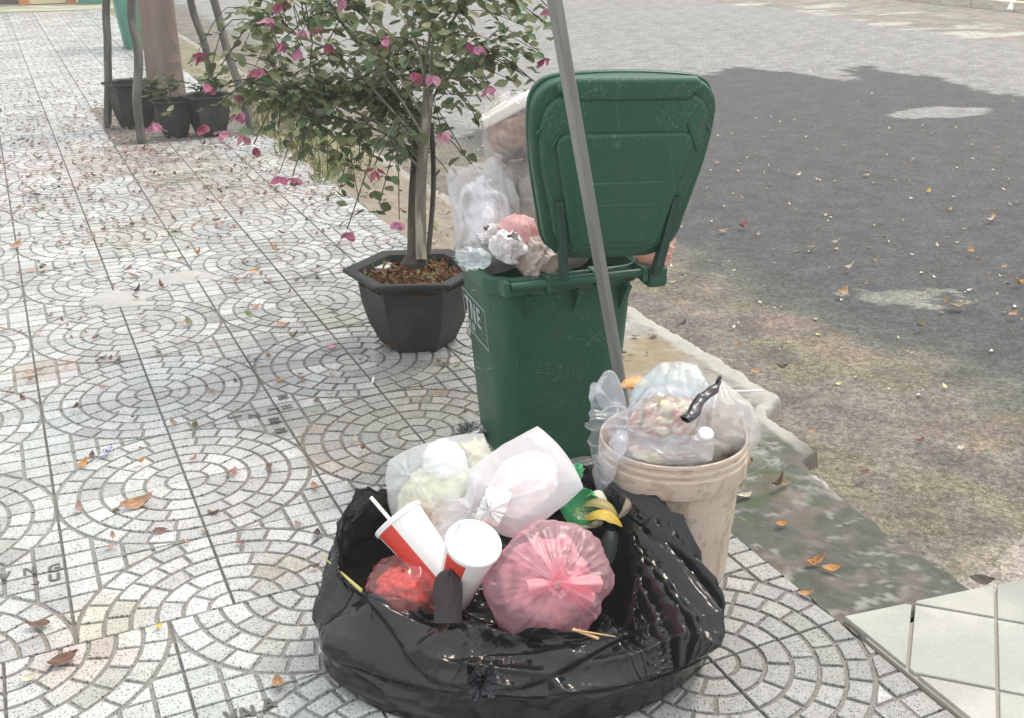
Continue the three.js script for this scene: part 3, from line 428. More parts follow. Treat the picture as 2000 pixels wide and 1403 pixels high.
// ---------- the big black refuse sack ----------
{
  const rim = [[0.463, 0.175, 0.297], [0.534, 0.165, 0.386], [0.615, 0.160, 0.480], [0.693, 0.155, 0.550], [0.787, 0.150, 0.600], [0.864, 0.148, 0.612], [0.918, 0.155, 0.567], [0.967, 0.180, 0.479], [0.992, 0.215, 0.397], [0.994, 0.245, 0.316], [0.980, 0.262, 0.240], [0.878, 0.215, 0.134], [0.746, 0.215, 0.093], [0.607, 0.250, 0.136], [0.528, 0.272, 0.159], [0.472, 0.222, 0.224]];
  const sho = [[0.395, 0.115, 0.337], [0.458, 0.100, 0.439], [0.546, 0.085, 0.530], [0.649, 0.080, 0.601], [0.762, 0.080, 0.649], [0.876, 0.085, 0.676], [1.003, 0.105, 0.673], [1.069, 0.140, 0.603], [1.072, 0.200, 0.503], [1.061, 0.235, 0.400], [1.041, 0.220, 0.227], [0.86, 0.13, 0.085], [0.72, 0.13, 0.05], [0.58, 0.13, 0.09], [0.475, 0.14, 0.15], [0.425, 0.14, 0.245]];
  const gnd = [[0.43, 0, 0.35], [0.475, 0, 0.465], [0.565, 0, 0.55], [0.67, 0, 0.61], [0.79, 0, 0.65], [0.905, 0, 0.655], [1.02, 0, 0.61], [1.075, 0, 0.53], [1.07, 0, 0.42], [1.04, 0, 0.31], [0.98, 0, 0.2], [0.85, 0, 0.12], [0.72, 0, 0.09], [0.6, 0, 0.12], [0.5, 0, 0.175], [0.445, 0, 0.255]];
  const cen = [0.79, 0.05, 0.36], toC = (p, k, y) => [p[0] + (cen[0] - p[0]) * k, y, p[2] + (cen[2] - p[2]) * k];
  const under = gnd.map(p => toC(p, 0.3, 0.004)), mid = gnd.map((p, i) => { const a = sho[i]; return [(p[0] * 0.35 + a[0] * 0.65), 0.062, (p[2] * 0.35 + a[2] * 0.65)]; });
  const neck = rim.map((p, i) => { const a = sho[i]; if (i > 5 && i < 11) return [p[0] + (a[0] - p[0]) * 0.5, Math.max(p[1], a[1]) * 0.5 + (p[1] + a[1]) * 0.25 + 0.004, p[2] + (a[2] - p[2]) * 0.5]; const k = i === 0 || i === 15 ? 0.1 : i < 6 ? 0.2 : 0.3; return [p[0] + (a[0] - p[0]) * k, p[1] + (a[1] - p[1]) * (k + 0.14), p[2] + (a[2] - p[2]) * k]; });
  const lip = rim.map(p => toC(p, 0.006, p[1] + 0.001)), in1 = rim.map((p, i) => toC(p, i < 6 || i > 14 ? 0.03 : 0.05, p[1] - 0.03)), in2 = rim.map((p, i) => toC(p, i > 4 && i < 10 ? 0.2 : 0.12, Math.max(0.05, p[1] - 0.12))), in3 = rim.map(p => toC(p, 0.42, 0.055)), in4 = rim.map(p => toC(p, 0.9, 0.045));
  const loops = [under, gnd, mid, sho, neck, rim, lip, in1, in2, in3, in4], N = rim.length;
  const cr = (a, b, c, d, t) => 0.5 * (2 * b + (c - a) * t + (2 * a - 5 * b + 4 * c - d) * t * t + (3 * b - a - 3 * c + d) * t * t * t);
  const at = (L, u) => { const k = Math.floor(u), t = u - k, P = i => L[((i % N) + N) % N]; return [0, 1, 2].map(q => cr(P(k - 1)[q], P(k)[q], P(k + 1)[q], P(k + 2)[q], t)); };
  const n = 560, m = 240, g = new GB(), ks = [0, 0.7, 1.6, 2.7, 3.8, 4.7, 5.25, 6.0, 7.3, 8.6, 10];
  const lv = v => { const x = v * 10; return cl(x, 0, 9.9999); };
  g.grid(n, m, (i, j) => {
    const u = i / n * N, w = lv(j / m), b = Math.floor(w), t = w - b, Q = k => at(loops[cl(k, 0, 10)], u), A = Q(b - 1), B = Q(b), C = Q(b + 1), D = Q(b + 2); let p = [0, 1, 2].map(q => cr(A[q], B[q], C[q], D[q], t));
    const out = V(p[0] - cen[0], 0.15, p[2] - cen[2]).normalize(), th = i / n * 6.2832, c = Math.cos(th), s = Math.sin(th);
    const up = ss(1.2, 3.6, w) * ss(8.5, 6.5, w), right = ss(0.28, 0.36, i / n) * ss(0.62, 0.52, i / n), rr = right * ss(6.0, 5.0, w);
    // long pull folds running from the lip down the side, strongest on the right; broad slack folds on the front; fine crackle everywhere
    const sl = u + (w - 5) * (0.22 - 1.0 * right);
    const f1 = ridge(sl * 2.6, w * 0.22, 3.3), f2 = ridge(sl * 5.8 + 9, w * 0.26, 7.1), f3 = ridge(sl * 12, w * 0.4, 2.2);
    let d = up * (0.006 + 0.019 * rr) * (Math.pow(f1, 3) - 0.3) + up * (0.003 + 0.010 * rr) * (Math.pow(f2, 3) - 0.3) + up * (0.001 + 0.0045 * rr) * (Math.pow(f3, 2) - 0.4);
    const wl = 4.5 - 1.5 * ss(0, 2.3, u) + 1.2 * ss(2.6, 5.2, u), fr = ss(6, 5, u) + ss(15, 16, u); d += fr * 0.009 * (ss(-0.1, 0.06, w - wl) - ss(0.1, 1.2, w - wl)) * ss(7, 6, w);
    d += (fr + 0.4) * ss(0.9, 1.8, w) * ss(5.6, 4.6, w) * 0.034 * (noise(p[0] * 10, p[1] * 12, p[2] * 10) - 0.5);
    const h = ridge(p[0] * 7 + p[1] * 5, p[1] * 24 + 3, p[2] * 7); d += ss(0.8, 2, w) * ss(5, 3.6, w) * 0.013 * (Math.pow(h, 3) - 0.2);
    const kx_ = p[0] - 0.607, ky_ = p[1] - 0.115, kz_ = p[2] - 0.575, kd = Math.hypot(kx_, ky_, kz_), ka = Math.atan2(ky_ * 1.2, kx_ * 0.893 + kz_ * 0.449); if (w < 5 && w > 1.5) d += 0.011 * Math.exp(-kd / 0.1) * (Math.pow(ridge(ka * 3.2 + 5, kd * 3, 2), 3) - 0.3) * ss(0, 0.03, kd);
    const cr_ = 1 - 0.25 * fr * ss(5.2, 4, w); d += cr_ * (0.0055 * (ridge(p[0] * 24, p[1] * 32, p[2] * 24) - 0.5) + 0.0022 * (ridge(p[0] * 70, p[1] * 80, p[2] * 70) - 0.5));
    if (w > 7) d += 0.03 * (ridge(p[0] * 14, p[1] * 20, p[2] * 14) - 0.5) + 0.014 * (Math.pow(ridge(p[0] * 33, p[1] * 20, p[2] * 33), 2) - 0.4);
    if (Math.abs(w - 5.5) < 1.2) p[1] += 0.006 * (noise(u * 3.1, 4) - 0.5) * (1.2 - Math.abs(w - 5.5)) * 2 + 0.012 * (noise(u * 1.1, 8) - 0.5);
    p[0] += out.x * d; p[1] += out.y * d * 2; p[2] += out.z * d; if (p[1] < 0.003) p[1] = 0.003 + 0.001 * noise(p[0] * 50, p[2] * 50);
    return [p[0], p[1], p[2], [1, 1, 1], [p[0], p[2]]];
  }, true);
  const bag = thing('refuse_sack', 'sagging open black refuse sack in front, crammed with takeaway cups and knotted bags', 'rubbish bag');
  mesh('film', g.geo(), phy({ color: lin(0.012, 0.012, 0.013), roughness: 0.2, specularIntensity: 1, ior: 1.5 }), bag);
  // gathered knot of plastic on the front and the seam that runs to it
  const P = [0.603, 0.115, 0.591], kn = filmBag({ prof: [[0, 0.001, -0.012], [0.3, 0.014, -0.006], [0.55, 0.007, 0.004], [0.75, 0.012, 0.012], [1, 0.026, 0.02]], n: 90, m: 40, pleat: 12, amp: s => 0.5, crink: 0.12, cf: 40, seed: 4 });
  const k = mesh('gathered_knot', kn, phy({ color: lin(0.02, 0.02, 0.03), roughness: 0.22 }), bag); k.position.set(...P); aimD(k, 0.5, -0.15, -0.9);
}
// ---------- bags and cups lying in the sack ----------
function knotBag(name, label, cat_, pos, aimv, o, color, matO, group) { const t = thing(name, label, cat_, pos, 0, group); aimD(t, ...aimv); mesh('film', filmBag(o), film(color, matO), t); return t; }
{
  const A = s => 0.025 + 0.05 * ss(0.2, 0.5, s) + 0.34 * ss(0.5, 0.8, s) * ss(1.05, 0.85, s) + 0.2 * ss(0.8, 1, s);
  const pk = knotBag('knotted_bag', 'pink translucent knotted bag, the large one in the black sack', 'plastic bag', [0.790, 0.185, 0.474], [0.2, 0.16, -0.96, 0], { prof: [[0, 0.001, -0.085], [0.14, 0.075, -0.07], [0.32, 0.109, -0.02], [0.5, 0.104, 0.03], [0.64, 0.07, 0.062], [0.76, 0.03, 0.082], [0.84, 0.009, 0.092], [0.92, 0.011, 0.098], [1, 0.016, 0.106]], seed: 7, pleat: 19, amp: A, lump: 0.14, lf: 1.3, crink: 0.11, cf: 1.7, wob: 0.01, n: 300, m: 170 }, [0.98, 0.66, 0.74], { roughness: 0.36, transmission: 0.8 });
  const inn = mesh('contents', lumps(0.082, 1.05, 0.75, 1.0, 31, [[0.5, 0.3, 0.28], [0.72, 0.6, 0.56], [0.3, 0.16, 0.14], [0.85, 0.75, 0.7]], 0.3, 2.2), stuffMat, pk); inn.position.set(0, -0.022, 0);
  // the bow of the knot: four loose loops of film
  const bow = (a, len, w, lift, seed) => { const g = new GB(); g.grid(14, 18, (i, j) => { const s = j / 18, q = (i / 14 - 0.5) * 2, ww = w * (0.18 + 0.9 * Math.sin(Math.min(1, s * 1.25) * 1.75)), r = 0.004 + len * s, cu = Math.cos(q * 1.9), x = Math.cos(a) * r - Math.sin(a) * q * ww * 0.7, z = Math.sin(a) * r + Math.cos(a) * q * ww * 0.7; return [x, 0.094 + lift * s + cu * ww * 0.75 - ww * 0.2 + 0.004 * (ridge(q * 3, s * 2, seed) - 0.5), z, [1, 1, 1], [q, s]]; }); return g.geo(); };
  const bm = film([0.98, 0.5, 0.56], { roughness: 0.5, transmission: 0.55 });
  for (const [a, l, w, h, s] of [[3.0, 0.05, 0.019, -0.002, 1], [0.02, 0.076, 0.02, -0.014, 2], [0.46, 0.07, 0.026, -0.03, 3], [-1.5, 0.04, 0.016, 0.006, 5]]) mesh('bow_loop', bow(a, l, w, h, s), bm, pk);
  const sk = [0.793, 0.157, 0.607], ends = [[[0.838, 0.158, 0.641], 0.0022], [[0.811, 0.156, 0.631], 0.0026]];
  ends.forEach(([e, r], i) => { const s = i ? [0.778, 0.165, 0.597] : [0.774, 0.168, 0.602]; tag(mesh('bamboo_skewer', rod(s, e, r, i ? r : 0.0009, 8), std({ color: lin(0.62, 0.4, 0.2), roughness: 0.6 })), i ? 'blunt end of the shorter bamboo skewer poking from the pink bag' : 'pointed longer bamboo skewer poking from the pink bag', 'skewer'); });

  const pillow = (a, b, t, seed, open) => { const g = new GB(), N = 90, M = 64; for (const sgn of [1, -1]) g.grid(N, M, (i, j) => { const u = i / N * 2 - 1, v = j / M * 2 - 1, k = open ? ss(-0.35, -0.75, u) : 0, e = Math.pow(cl(1 - Math.pow(Math.abs(u), 3.2)), 0.55) * Math.pow(cl(1 - Math.pow(Math.abs(v), 2.6)), 0.6); const pin = 1 - 0.5 * Math.exp(-Math.pow((u + 0.42) / 0.17, 2)) * (open ? 1 : 0); let x = u * a * (1 - 0.08 * v * v * (1 - k)), z = v * b * pin * (1 + 0.1 * k) * (1 - 0.12 * u * u), q = Math.atan2(v * b, (u + 0.42) * a), d = Math.hypot(v * b, (u + 0.42) * a); let y = sgn * t * e * (1 - 0.75 * k) * (0.5 + 0.5 * pin); y += (0.010 * ss(0.11, 0.02, d) + 0.003) * (ridge(q * 4.2, d * 8, seed) - 0.5) * (1 - k); y += k * 0.012 * (ridge(v * 5, u * 1.3, seed + 3) - 0.5) + 0.006 * (ridge(x * 22, z * 22, seed + sgn) - 0.5) + 0.012 * (noise(x * 9, z * 9, seed) - 0.5); return [x, y, z, [1, 1, 1], [u, v]]; }); return g.geo(); };
  const B2 = s => 0.04 + 0.16 * ss(0.5, 0.85, s);
  const lt = thing('lettuce_bag', 'milky clear bag of chopped cabbage at the back of the black sack', 'plastic bag', [0.688, 0.285, 0.202]);
  lt.quaternion.setFromRotationMatrix((() => { const n = dirOf(-0.2, 0.5, -0.85), x = dirOf(0.97, 0.16, 0.1); x.addScaledVector(n, -x.dot(n)).normalize(); return new THREE.Matrix4().makeBasis(x, n, x.clone().cross(n)); })());
  mesh('film', pillow(0.108, 0.088, 0.058, 13, false), film([0.94, 0.96, 0.97], { roughness: 0.4, transmission: 0.76 }), lt);
  const cab = mesh('cabbage', lumps(0.066, 1.15, 0.6, 0.8, 12, [[0.7, 0.72, 0.42], [0.86, 0.86, 0.66], [0.6, 0.6, 0.3], [0.92, 0.92, 0.8]], 0.35, 2.6), stuffMat, lt); cab.position.set(-0.012, -0.004, 0.024);
  const cab2 = mesh('rice', lumps(0.046, 0.9, 0.75, 1.0, 15, [[0.9, 0.9, 0.86], [0.95, 0.95, 0.93]], 0.25, 2), stuffMat, lt); cab2.position.set(0.02, 0.022, -0.03);
  const veg = lumps(0.05, 0.9, 1.1, 0.6, 44, [[0.85, 0.82, 0.45], [0.9, 0.88, 0.62], [0.55, 0.48, 0.2], [0.92, 0.9, 0.7]], 0.5, 4.5, 34), vg = thing('cabbage_scraps', 'pale yellow cabbage scraps spilling beside the milky bag', 'food scraps', [0.773, 0.270, 0.160]); mesh('scraps', veg, stuffMat, vg);
  const wb = thing('white_bag', 'milky white square-cornered bag lying on top in the middle of the black sack', 'plastic bag', [0.769, 0.285, 0.312]);
  wb.quaternion.setFromRotationMatrix((() => { const n = dirOf(-0.12, 0.42, -0.9), x = dirOf(0.83, 0.52, 0.25); x.addScaledVector(n, -x.dot(n)).normalize(); return new THREE.Matrix4().makeBasis(x, n, x.clone().cross(n)); })());
  mesh('film', pillow(0.148, 0.088, 0.045, 6, true), film([0.97, 0.96, 0.98], { roughness: 0.5, transmission: 0.62 }), wb);
  const wi = mesh('contents', lumps(0.056, 1.3, 0.52, 0.95, 61, [[0.86, 0.84, 0.83], [0.9, 0.88, 0.88], [0.8, 0.55, 0.5], [0.92, 0.9, 0.9], [0.9, 0.9, 0.88]], 0.18, 2.2), stuffMat, wb); wi.position.set(0.05, 0, 0);
  const foam = thing('crumpled_tissue', 'bright white folded tissue at the pinched neck of the milky white bag', 'tissue', [0.733, 0.300, 0.363]); foam.quaternion.setFromRotationMatrix((() => { const n = dirOf(-0.15, 0.45, -0.88), x = dirOf(0.35, 0.9, 0.3); x.addScaledVector(n, -x.dot(n)).normalize(); return new THREE.Matrix4().makeBasis(x, n, x.clone().cross(n)); })()); mesh('paper', pillow(0.036, 0.026, 0.012, 21, false), std({ color: lin(0.86, 0.85, 0.84), roughness: 0.9 }), foam);

  const rb = knotBag('red_bag', 'small red translucent bag of leftovers beneath the tipped cup', 'plastic bag', [0.555, 0.165, 0.345], [0.1, 0.75, -0.6, 0], { prof: [[0, 0.002, -0.05], [0.15, 0.045, -0.045], [0.4, 0.064, -0.01], [0.65, 0.056, 0.025], [0.85, 0.03, 0.042], [1, 0.004, 0.05]], seed: 21, pleat: 9, amp: s => 0.07, lump: 0.16, lf: 1.2, crink: 0.12, cf: 2.2, sx: 1.05, n: 150, m: 90 }, [0.97, 0.42, 0.42], { roughness: 0.24, transmission: 0.88 });
  const ri = mesh('contents', lumps(0.045, 1.1, 0.8, 0.9, 77, [[0.6, 0.16, 0.1], [0.8, 0.45, 0.3], [0.45, 0.1, 0.06], [0.85, 0.55, 0.4]], 0.35, 3), stuffMat, rb); ri.position.y = -0.006;
  const bb = knotBag('brown_food_bag', 'clear bag of brown leftovers between the cups and the milky white bag', 'plastic bag', [0.650, 0.220, 0.240], [0, 0.9, -0.4, 0], { prof: [[0, 0.002, -0.07], [0.2, 0.05, -0.05], [0.5, 0.056, 0], [0.8, 0.04, 0.05], [1, 0.012, 0.07]], seed: 23, pleat: 10, amp: s => 0.12, lump: 0.12, lf: 2, crink: 0.2, cf: 4, n: 130, m: 80 }, [0.93, 0.9, 0.85], { roughness: 0.4, transmission: 0.8 });
  const bi = mesh('contents', lumps(0.046, 0.95, 1.15, 0.9, 79, [[0.3, 0.2, 0.11], [0.6, 0.4, 0.22], [0.16, 0.1, 0.06], [0.7, 0.55, 0.35]], 0.3, 3), stuffMat, bb);

  // takeaway cups
  const paper = dataTex(512, 64, (i, j) => { const u = i / 512, red = (u > 0.19 && u < 0.345) || (u > 0.69 && u < 0.845), v = j / 64; const s = red && v > 0.1 ? [0.66, 0.06, 0.045] : [0.84, 0.83, 0.81]; const k = 0.96 + 0.06 * fbm(i / 30, j / 20, 3, 3, 0); return s.map(q => toS(q * k)); }, true);
  paper.magFilter = THREE.LinearFilter; const cupM = std({ map: paper, roughness: 0.5 }), lidM = phy({ color: lin(0.86, 0.86, 0.86), roughness: 0.35 }), strawM = std({ color: lin(0.84, 0.86, 0.88), roughness: 0.45 });
  function cup(label, lidAt, axis, roll, strawAt) {
    const t = thing('paper_cup', label, 'takeaway cup', lidAt); aimD(t, ...axis, roll); const L = a => a.map(p => new THREE.Vector2(p[0], p[1])); const c = new THREE.Group();
    mesh('wall', new THREE.LatheGeometry(L([[0.0315, -0.166], [0.0335, -0.166], [0.0335, -0.160], [0.0345, -0.15], [0.0478, -0.004]]), 64), cupM, t);
    mesh('base', new THREE.LatheGeometry(L([[0, -0.157], [0.0315, -0.157], [0.0315, -0.166]]), 40), std({ color: lin(0.8, 0.78, 0.75), roughness: 0.7 }), t);
    mesh('lid', toCreasedNormals(new THREE.LatheGeometry(L([[0.0478, -0.006], [0.0505, -0.0055], [0.0512, -0.003], [0.051, 0.002], [0.049, 0.0045], [0.047, 0.0048], [0.0455, 0.0015], [0.044, 0.001], [0.03, 0.001], [0.029, 0.0022], [0.012, 0.0022], [0, 0.0022]]), 64), 0.5), lidM, t);
    mesh('straw', rod([strawAt[0], -0.06, strawAt[1]], [strawAt[0] + strawAt[3], strawAt[2], strawAt[1] + strawAt[4]], 0.0036, 0.0036, 12), strawM, t); return t;
  }
  cup('white takeaway cup with red stripe, standing upright with its lid facing up', [0.659, 0.285, 0.443], [0.26, 0.64, -0.62], 0.8, [-0.012, -0.032, 0.03, 0.004, -0.004]);
  cup('white takeaway cup with red stripe, tipped over on its side behind the other cup', [0.577, 0.265, 0.267], [-0.62, 0.73, 0.12], 0.75, [-0.012, 0.0, 0.062, -0.008, 0.004]);
  const dk = thing('dark_scrap', 'dark rounded piece of plastic leaning against the upright cup', 'plastic scrap', [0.603, 0.205, 0.465]); aimD(dk, 0.1, 0.25, -0.95); { const fg = new GB(); fg.grid(20, 24, (i, j) => { const v = j / 24, u = i / 20 * 2 - 1, top = v > 0.62 ? Math.sqrt(Math.max(0, 1 - Math.pow((v - 0.62) / 0.4, 2))) : 1, hw = (0.030 - 0.006 * (1 - v)) * top; return [u * hw - 0.002 + 0.006 * v * (u > 0 ? -1 : 0), 0.012 * (1 - u * u) + 0.004 * (noise(u * 3, v * 4, 2) - 0.5) + 0.01 * Math.pow(v - 0.5, 2), (0.5 - v) * 0.092, [1, 1, 1], [u, v]]; }); mesh('flap', fg.geo(), std({ color: lin(0.024, 0.017, 0.019), roughness: 0.5 }), dk); }
  // green film, peels and husks at the back right of the sack
  const gp = [0.914, 0.245, 0.345], gs = thing('green_bag', 'torn green plastic bag peeping out behind the milky white bag', 'plastic bag', gp); aimD(gs, 0.5, 0.3, -0.8); mesh('film', filmBag({ prof: [[0, 0.002, -0.02], [0.3, 0.03, -0.015], [0.6, 0.04, 0.004], [1, 0.036, 0.02]], n: 110, m: 50, pleat: 8, amp: () => 0.22, crink: 0.14, cf: 2.2, seed: 17, sz: 0.75 }), film([0.12, 0.62, 0.3], { roughness: 0.45, transmission: 0.45 }), gs);
  const g2 = mesh('twisted_ear', filmBag({ prof: [[0, 0.003, 0], [0.4, 0.007, 0.02], [0.8, 0.011, 0.04], [1, 0.004, 0.05]], n: 50, m: 30, pleat: 8, amp: () => 0.3, crink: 0.2, seed: 5 }), film([0.12, 0.62, 0.3], { roughness: 0.45, transmission: 0.4 }), gs); g2.position.set(-0.004, 0.0, -0.03); g2.rotation.set(-1.3, 0, 0.1);
  const peel = (label, pos, ax, len, w, cols, seed) => { const t = thing('fruit_peel', label, 'fruit peel', pos); aimD(t, ...ax); const g = new GB(); g.grid(22, 10, (i, j) => { const s = i / 22, q = (j / 10 - 0.5) * 2, ww = w * Math.pow(Math.sin(Math.PI * cl(s * 0.96 + 0.02)), 0.7), x = (s - 0.5) * len, z = q * ww, y = 0.022 * (1 - Math.pow(2 * s - 1, 2)) + 0.4 * ww * (1 - q * q) + 0.004 * (noise(s * 6, q * 3, seed) - 0.5); return [x, y, z, mix(cols[0], cols[1], cl(fbm(s * 5, q * 3, seed, 3) * 1.6 - 0.3)), [s, q]]; }); const top = g.geo(); mesh('peel', top, std({ vertexColors: true, roughness: 0.5 }), t); };
  peel('bright yellow fruit peel curling at the right of the green bag', [0.945, 0.225, 0.392], [0.1, 0.8, -0.6, -0.15], 0.075, 0.016, [[0.62, 0.42, 0.05], [0.5, 0.38, 0.08]], 3);
  peel('olive brown peel lying above the bright yellow one', [0.950, 0.235, 0.366], [0.15, 0.85, -0.5, -0.2], 0.075, 0.014, [[0.42, 0.4, 0.14], [0.36, 0.25, 0.14]], 5);
  peel('cream white rind lying topmost beside the green bag', [0.957, 0.240, 0.341], [0.2, 0.9, -0.4, -0.5], 0.05, 0.012, [[0.85, 0.82, 0.6], [0.8, 0.78, 0.6]], 8);
  peel('shrivelled grey-brown husk standing at the right end of the peels', [0.991, 0.238, 0.370], [0.9, 0.3, -0.5, 1.3], 0.06, 0.011, [[0.24, 0.2, 0.15], [0.34, 0.27, 0.2]], 11);
  const vs = thing('mashed_greens', 'wilted pale green vegetable mash under the torn green bag', 'food scraps', [0.930, 0.215, 0.344]); mesh('mash', lumps(0.03, 1.3, 0.6, 1, 88, [[0.35, 0.4, 0.18], [0.6, 0.62, 0.4], [0.3, 0.34, 0.2], [0.7, 0.7, 0.52]], 0.4, 3), stuffMat, vs);
  const gl = thing('glass_bottle', 'grey-green bottle half hidden to the right of the pink bag', 'bottle', [0.974, 0.140, 0.369]); aimD(gl, 0.05, 0.9, -0.3); mesh('body', new THREE.LatheGeometry([[0, -0.06], [0.018, -0.06], [0.02, -0.05], [0.02, 0.03], [0.012, 0.045], [0.009, 0.05]].map(p => new THREE.Vector2(...p)), 28), phy({ color: lin(0.1, 0.16, 0.13), roughness: 0.15 }), gl);
  tag(mesh('dry_stalk', mergeGeometries([rod([0.449, 0.170, 0.173], [0.475, 0.190, 0.354], 0.0016, 0.0035, 6), rod([0.455, 0.176, 0.229], [0.475, 0.189, 0.356], 0.001, 0.002, 6)]), std({ color: lin(0.5, 0.46, 0.16), roughness: 0.7 })), 'thin yellow dry stalk lying over the left lip of the black sack', 'stalk');
}

// ---------- bags in the bucket ----------
{
  const clear = { roughness: 0.2, transmission: 0.9 };
  const b1 = knotBag('food_bag', 'clear bag of food waste in the bucket, its knotted tails hanging over the left rim', 'plastic bag', [1.121, 0.352, 0.293], [-0.93, 0.03, -0.36, 0.0], { lobes: 0.55, prof: [[0, 0.002, -0.088], [0.12, 0.058, -0.08], [0.3, 0.08, -0.042], [0.48, 0.072, 0.01], [0.6, 0.034, 0.054], [0.68, 0.012, 0.074], [0.76, 0.036, 0.084], [0.88, 0.066, 0.102], [0.95, 0.07, 0.12], [1, 0.052, 0.134]], seed: 14, pleat: 18, amp: s => 0.06 + 0.34 * ss(0.45, 0.66, s), lump: 0.12, lf: 1.8, crink: 0.13, cf: 1.9, sx: 1.0, sz: 0.92, wob: 0.05 }, [0.93, 0.94, 0.98], { roughness: 0.22, transmission: 0.84 });
  const c1 = mesh('contents', lumps(0.064, 1.05, 1.1, 0.95, 51, [[0.4, 0.36, 0.16], [0.5, 0.2, 0.17], [0.7, 0.64, 0.46], [0.3, 0.22, 0.12], [0.6, 0.26, 0.24]], 0.35, 3.2), stuffMat, b1); c1.position.y = -0.018;
  const b2 = knotBag('film_bag', 'bluish white clear bag at the back of the bucket', 'plastic bag', [1.224, 0.345, 0.191], [0.1, 0.85, 0.4, 0], { prof: [[0, 0.002, -0.07], [0.2, 0.062, -0.04], [0.5, 0.068, 0.01], [0.8, 0.05, 0.05], [1, 0.036, 0.072]], seed: 27, pleat: 12, amp: s => 0.14, lump: 0.15, lf: 1.2, crink: 0.12, cf: 1.8, n: 140, m: 80 }, [0.88, 0.95, 0.98], { roughness: 0.45, transmission: 0.72 });
  const b3 = knotBag('slop_bag', 'clear peaked bag of grey-brown slops at the right of the bucket', 'plastic bag', [1.250, 0.342, 0.318], [0.02, 0.98, 0.1, 0.3], { prof: [[0, 0.002, -0.07], [0.18, 0.064, -0.055], [0.4, 0.075, -0.012], [0.62, 0.058, 0.032], [0.85, 0.02, 0.074], [1, 0.006, 0.088]], seed: 33, pleat: 16, amp: s => 0.05 + 0.25 * s, lump: 0.1, lf: 1.6, crink: 0.09, cf: 1.6, n: 150, m: 90 }, [0.94, 0.93, 0.93], { roughness: 0.3, transmission: 0.8 });
  const c3 = mesh('contents', lumps(0.052, 1.05, 0.85, 1.05, 53, [[0.3, 0.25, 0.2], [0.42, 0.36, 0.3], [0.22, 0.18, 0.15]], 0.15, 2), stuffMat, b3); c3.position.y = -0.014;
  const st = thing('black_strip', 'twisted strip of black plastic lying across the bags in the bucket', 'plastic strip', [0, 0, 0]); const s0 = [1.115, 0.415, 0.403], s1 = [1.238, 0.445, 0.330]; { const a = V(...s0), b = V(...s1), g = new GB(), d = b.clone().sub(a), n = d.clone().cross(V(0.3, 1, 0.2)).normalize(), q2 = d.clone().cross(n).normalize(); g.grid(30, 16, (i, j) => { const t = i / 30, th = j / 16 * 6.2832, w = 0.0105 * (0.75 + 0.5 * noise(t * 7, 3)) * (1 - 0.55 * ss(0.75, 0.95, t)), p = a.clone().addScaledVector(d, t).addScaledVector(n, Math.cos(th) * w + 0.004 * Math.sin(t * 9)).addScaledVector(q2, Math.sin(th) * w * 0.45 + 0.006 * Math.sin(t * 3.1) + 0.003 * ridge(t * 12, th, 2)); return [p.x, p.y, p.z, [1, 1, 1], [t, th]]; }); mesh('film', g.geo(), phy({ color: lin(0.03, 0.03, 0.045), roughness: 0.28 }), st); const lp = new THREE.TorusGeometry(0.008, 0.003, 8, 20); const l = mesh('knot', lp, phy({ color: lin(0.04, 0.035, 0.035), roughness: 0.3 }), st); l.position.copy(b); l.rotation.set(0.4, 0.6, 0); }
  const fl = knotBag('dark_food_bag', 'bag of dark kitchen scraps filling the bucket beneath the others', 'plastic bag', [1.166, 0.24, 0.284], [0, 1, 0, 0], { prof: [[0, 0.002, -0.06], [0.2, 0.08, -0.05], [0.5, 0.118, 0.02], [0.75, 0.116, 0.062], [1, 0.004, 0.082]], seed: 35, pleat: 14, amp: s => 0.04, lump: 0.04, lf: 1, crink: 0.16, cf: 2.5, n: 120, m: 70 }, [0.62, 0.58, 0.52], { roughness: 0.4, transmission: 0.35 });
  const ft = thing('front_film_bag', 'flat crumpled clear bag of scraps against the front rim of the bucket', 'plastic bag', [1.110, 0.332, 0.336]); ft.quaternion.setFromRotationMatrix((() => { const n = dirOf(-0.05, 0.75, -0.66), x = dirOf(1, 0, 0); x.addScaledVector(n, -x.dot(n)).normalize(); return new THREE.Matrix4().makeBasis(x, n, x.clone().cross(n)); })());
  { const g = new GB(), N = 70, M = 50; for (const sg of [1, -1]) g.grid(N, M, (i, j) => { const u = i / N * 2 - 1, v = j / M * 2 - 1, e = Math.sqrt(cl(1 - Math.pow(Math.abs(u), 3))) * Math.sqrt(cl(1 - Math.pow(Math.abs(v), 3))), x = u * 0.1 * (1 - 0.1 * v * v), z = v * 0.06 * (1 - 0.15 * u * u), an = Math.atan2(v * 0.06, (u + 0.9) * 0.1); return [x, sg * 0.026 * e + 0.008 * (ridge(an * 5, u, 3) - 0.5) + 0.007 * (ridge(x * 26, z * 26, sg + 4) - 0.5), z, [1, 1, 1], [u, v]]; }); mesh('film', g.geo(), film([0.94, 0.95, 0.97], { roughness: 0.26, transmission: 0.82 }), ft); const c = mesh('contents', lumps(0.04, 1.9, 0.42, 1.05, 59, [[0.45, 0.42, 0.2], [0.68, 0.62, 0.46], [0.5, 0.22, 0.2], [0.72, 0.68, 0.6], [0.36, 0.34, 0.16]], 0.35, 3.4), stuffMat, ft); c.position.y = -0.004; }
  const cap = thing('bottle_cap', 'white plastic cap at the front of the bucket filling', 'cap', [1.161, 0.372, 0.407]); aimD(cap, 0.15, 0.6, -0.75); mesh('cap', toCreasedNormals(new THREE.LatheGeometry([[0, -0.01], [0.014, -0.01], [0.0155, -0.006], [0.0155, 0.007], [0.013, 0.0105], [0, 0.011]].map(p => new THREE.Vector2(...p)), 32), 0.6), std({ color: lin(0.88, 0.87, 0.9), roughness: 0.4 }), cap);
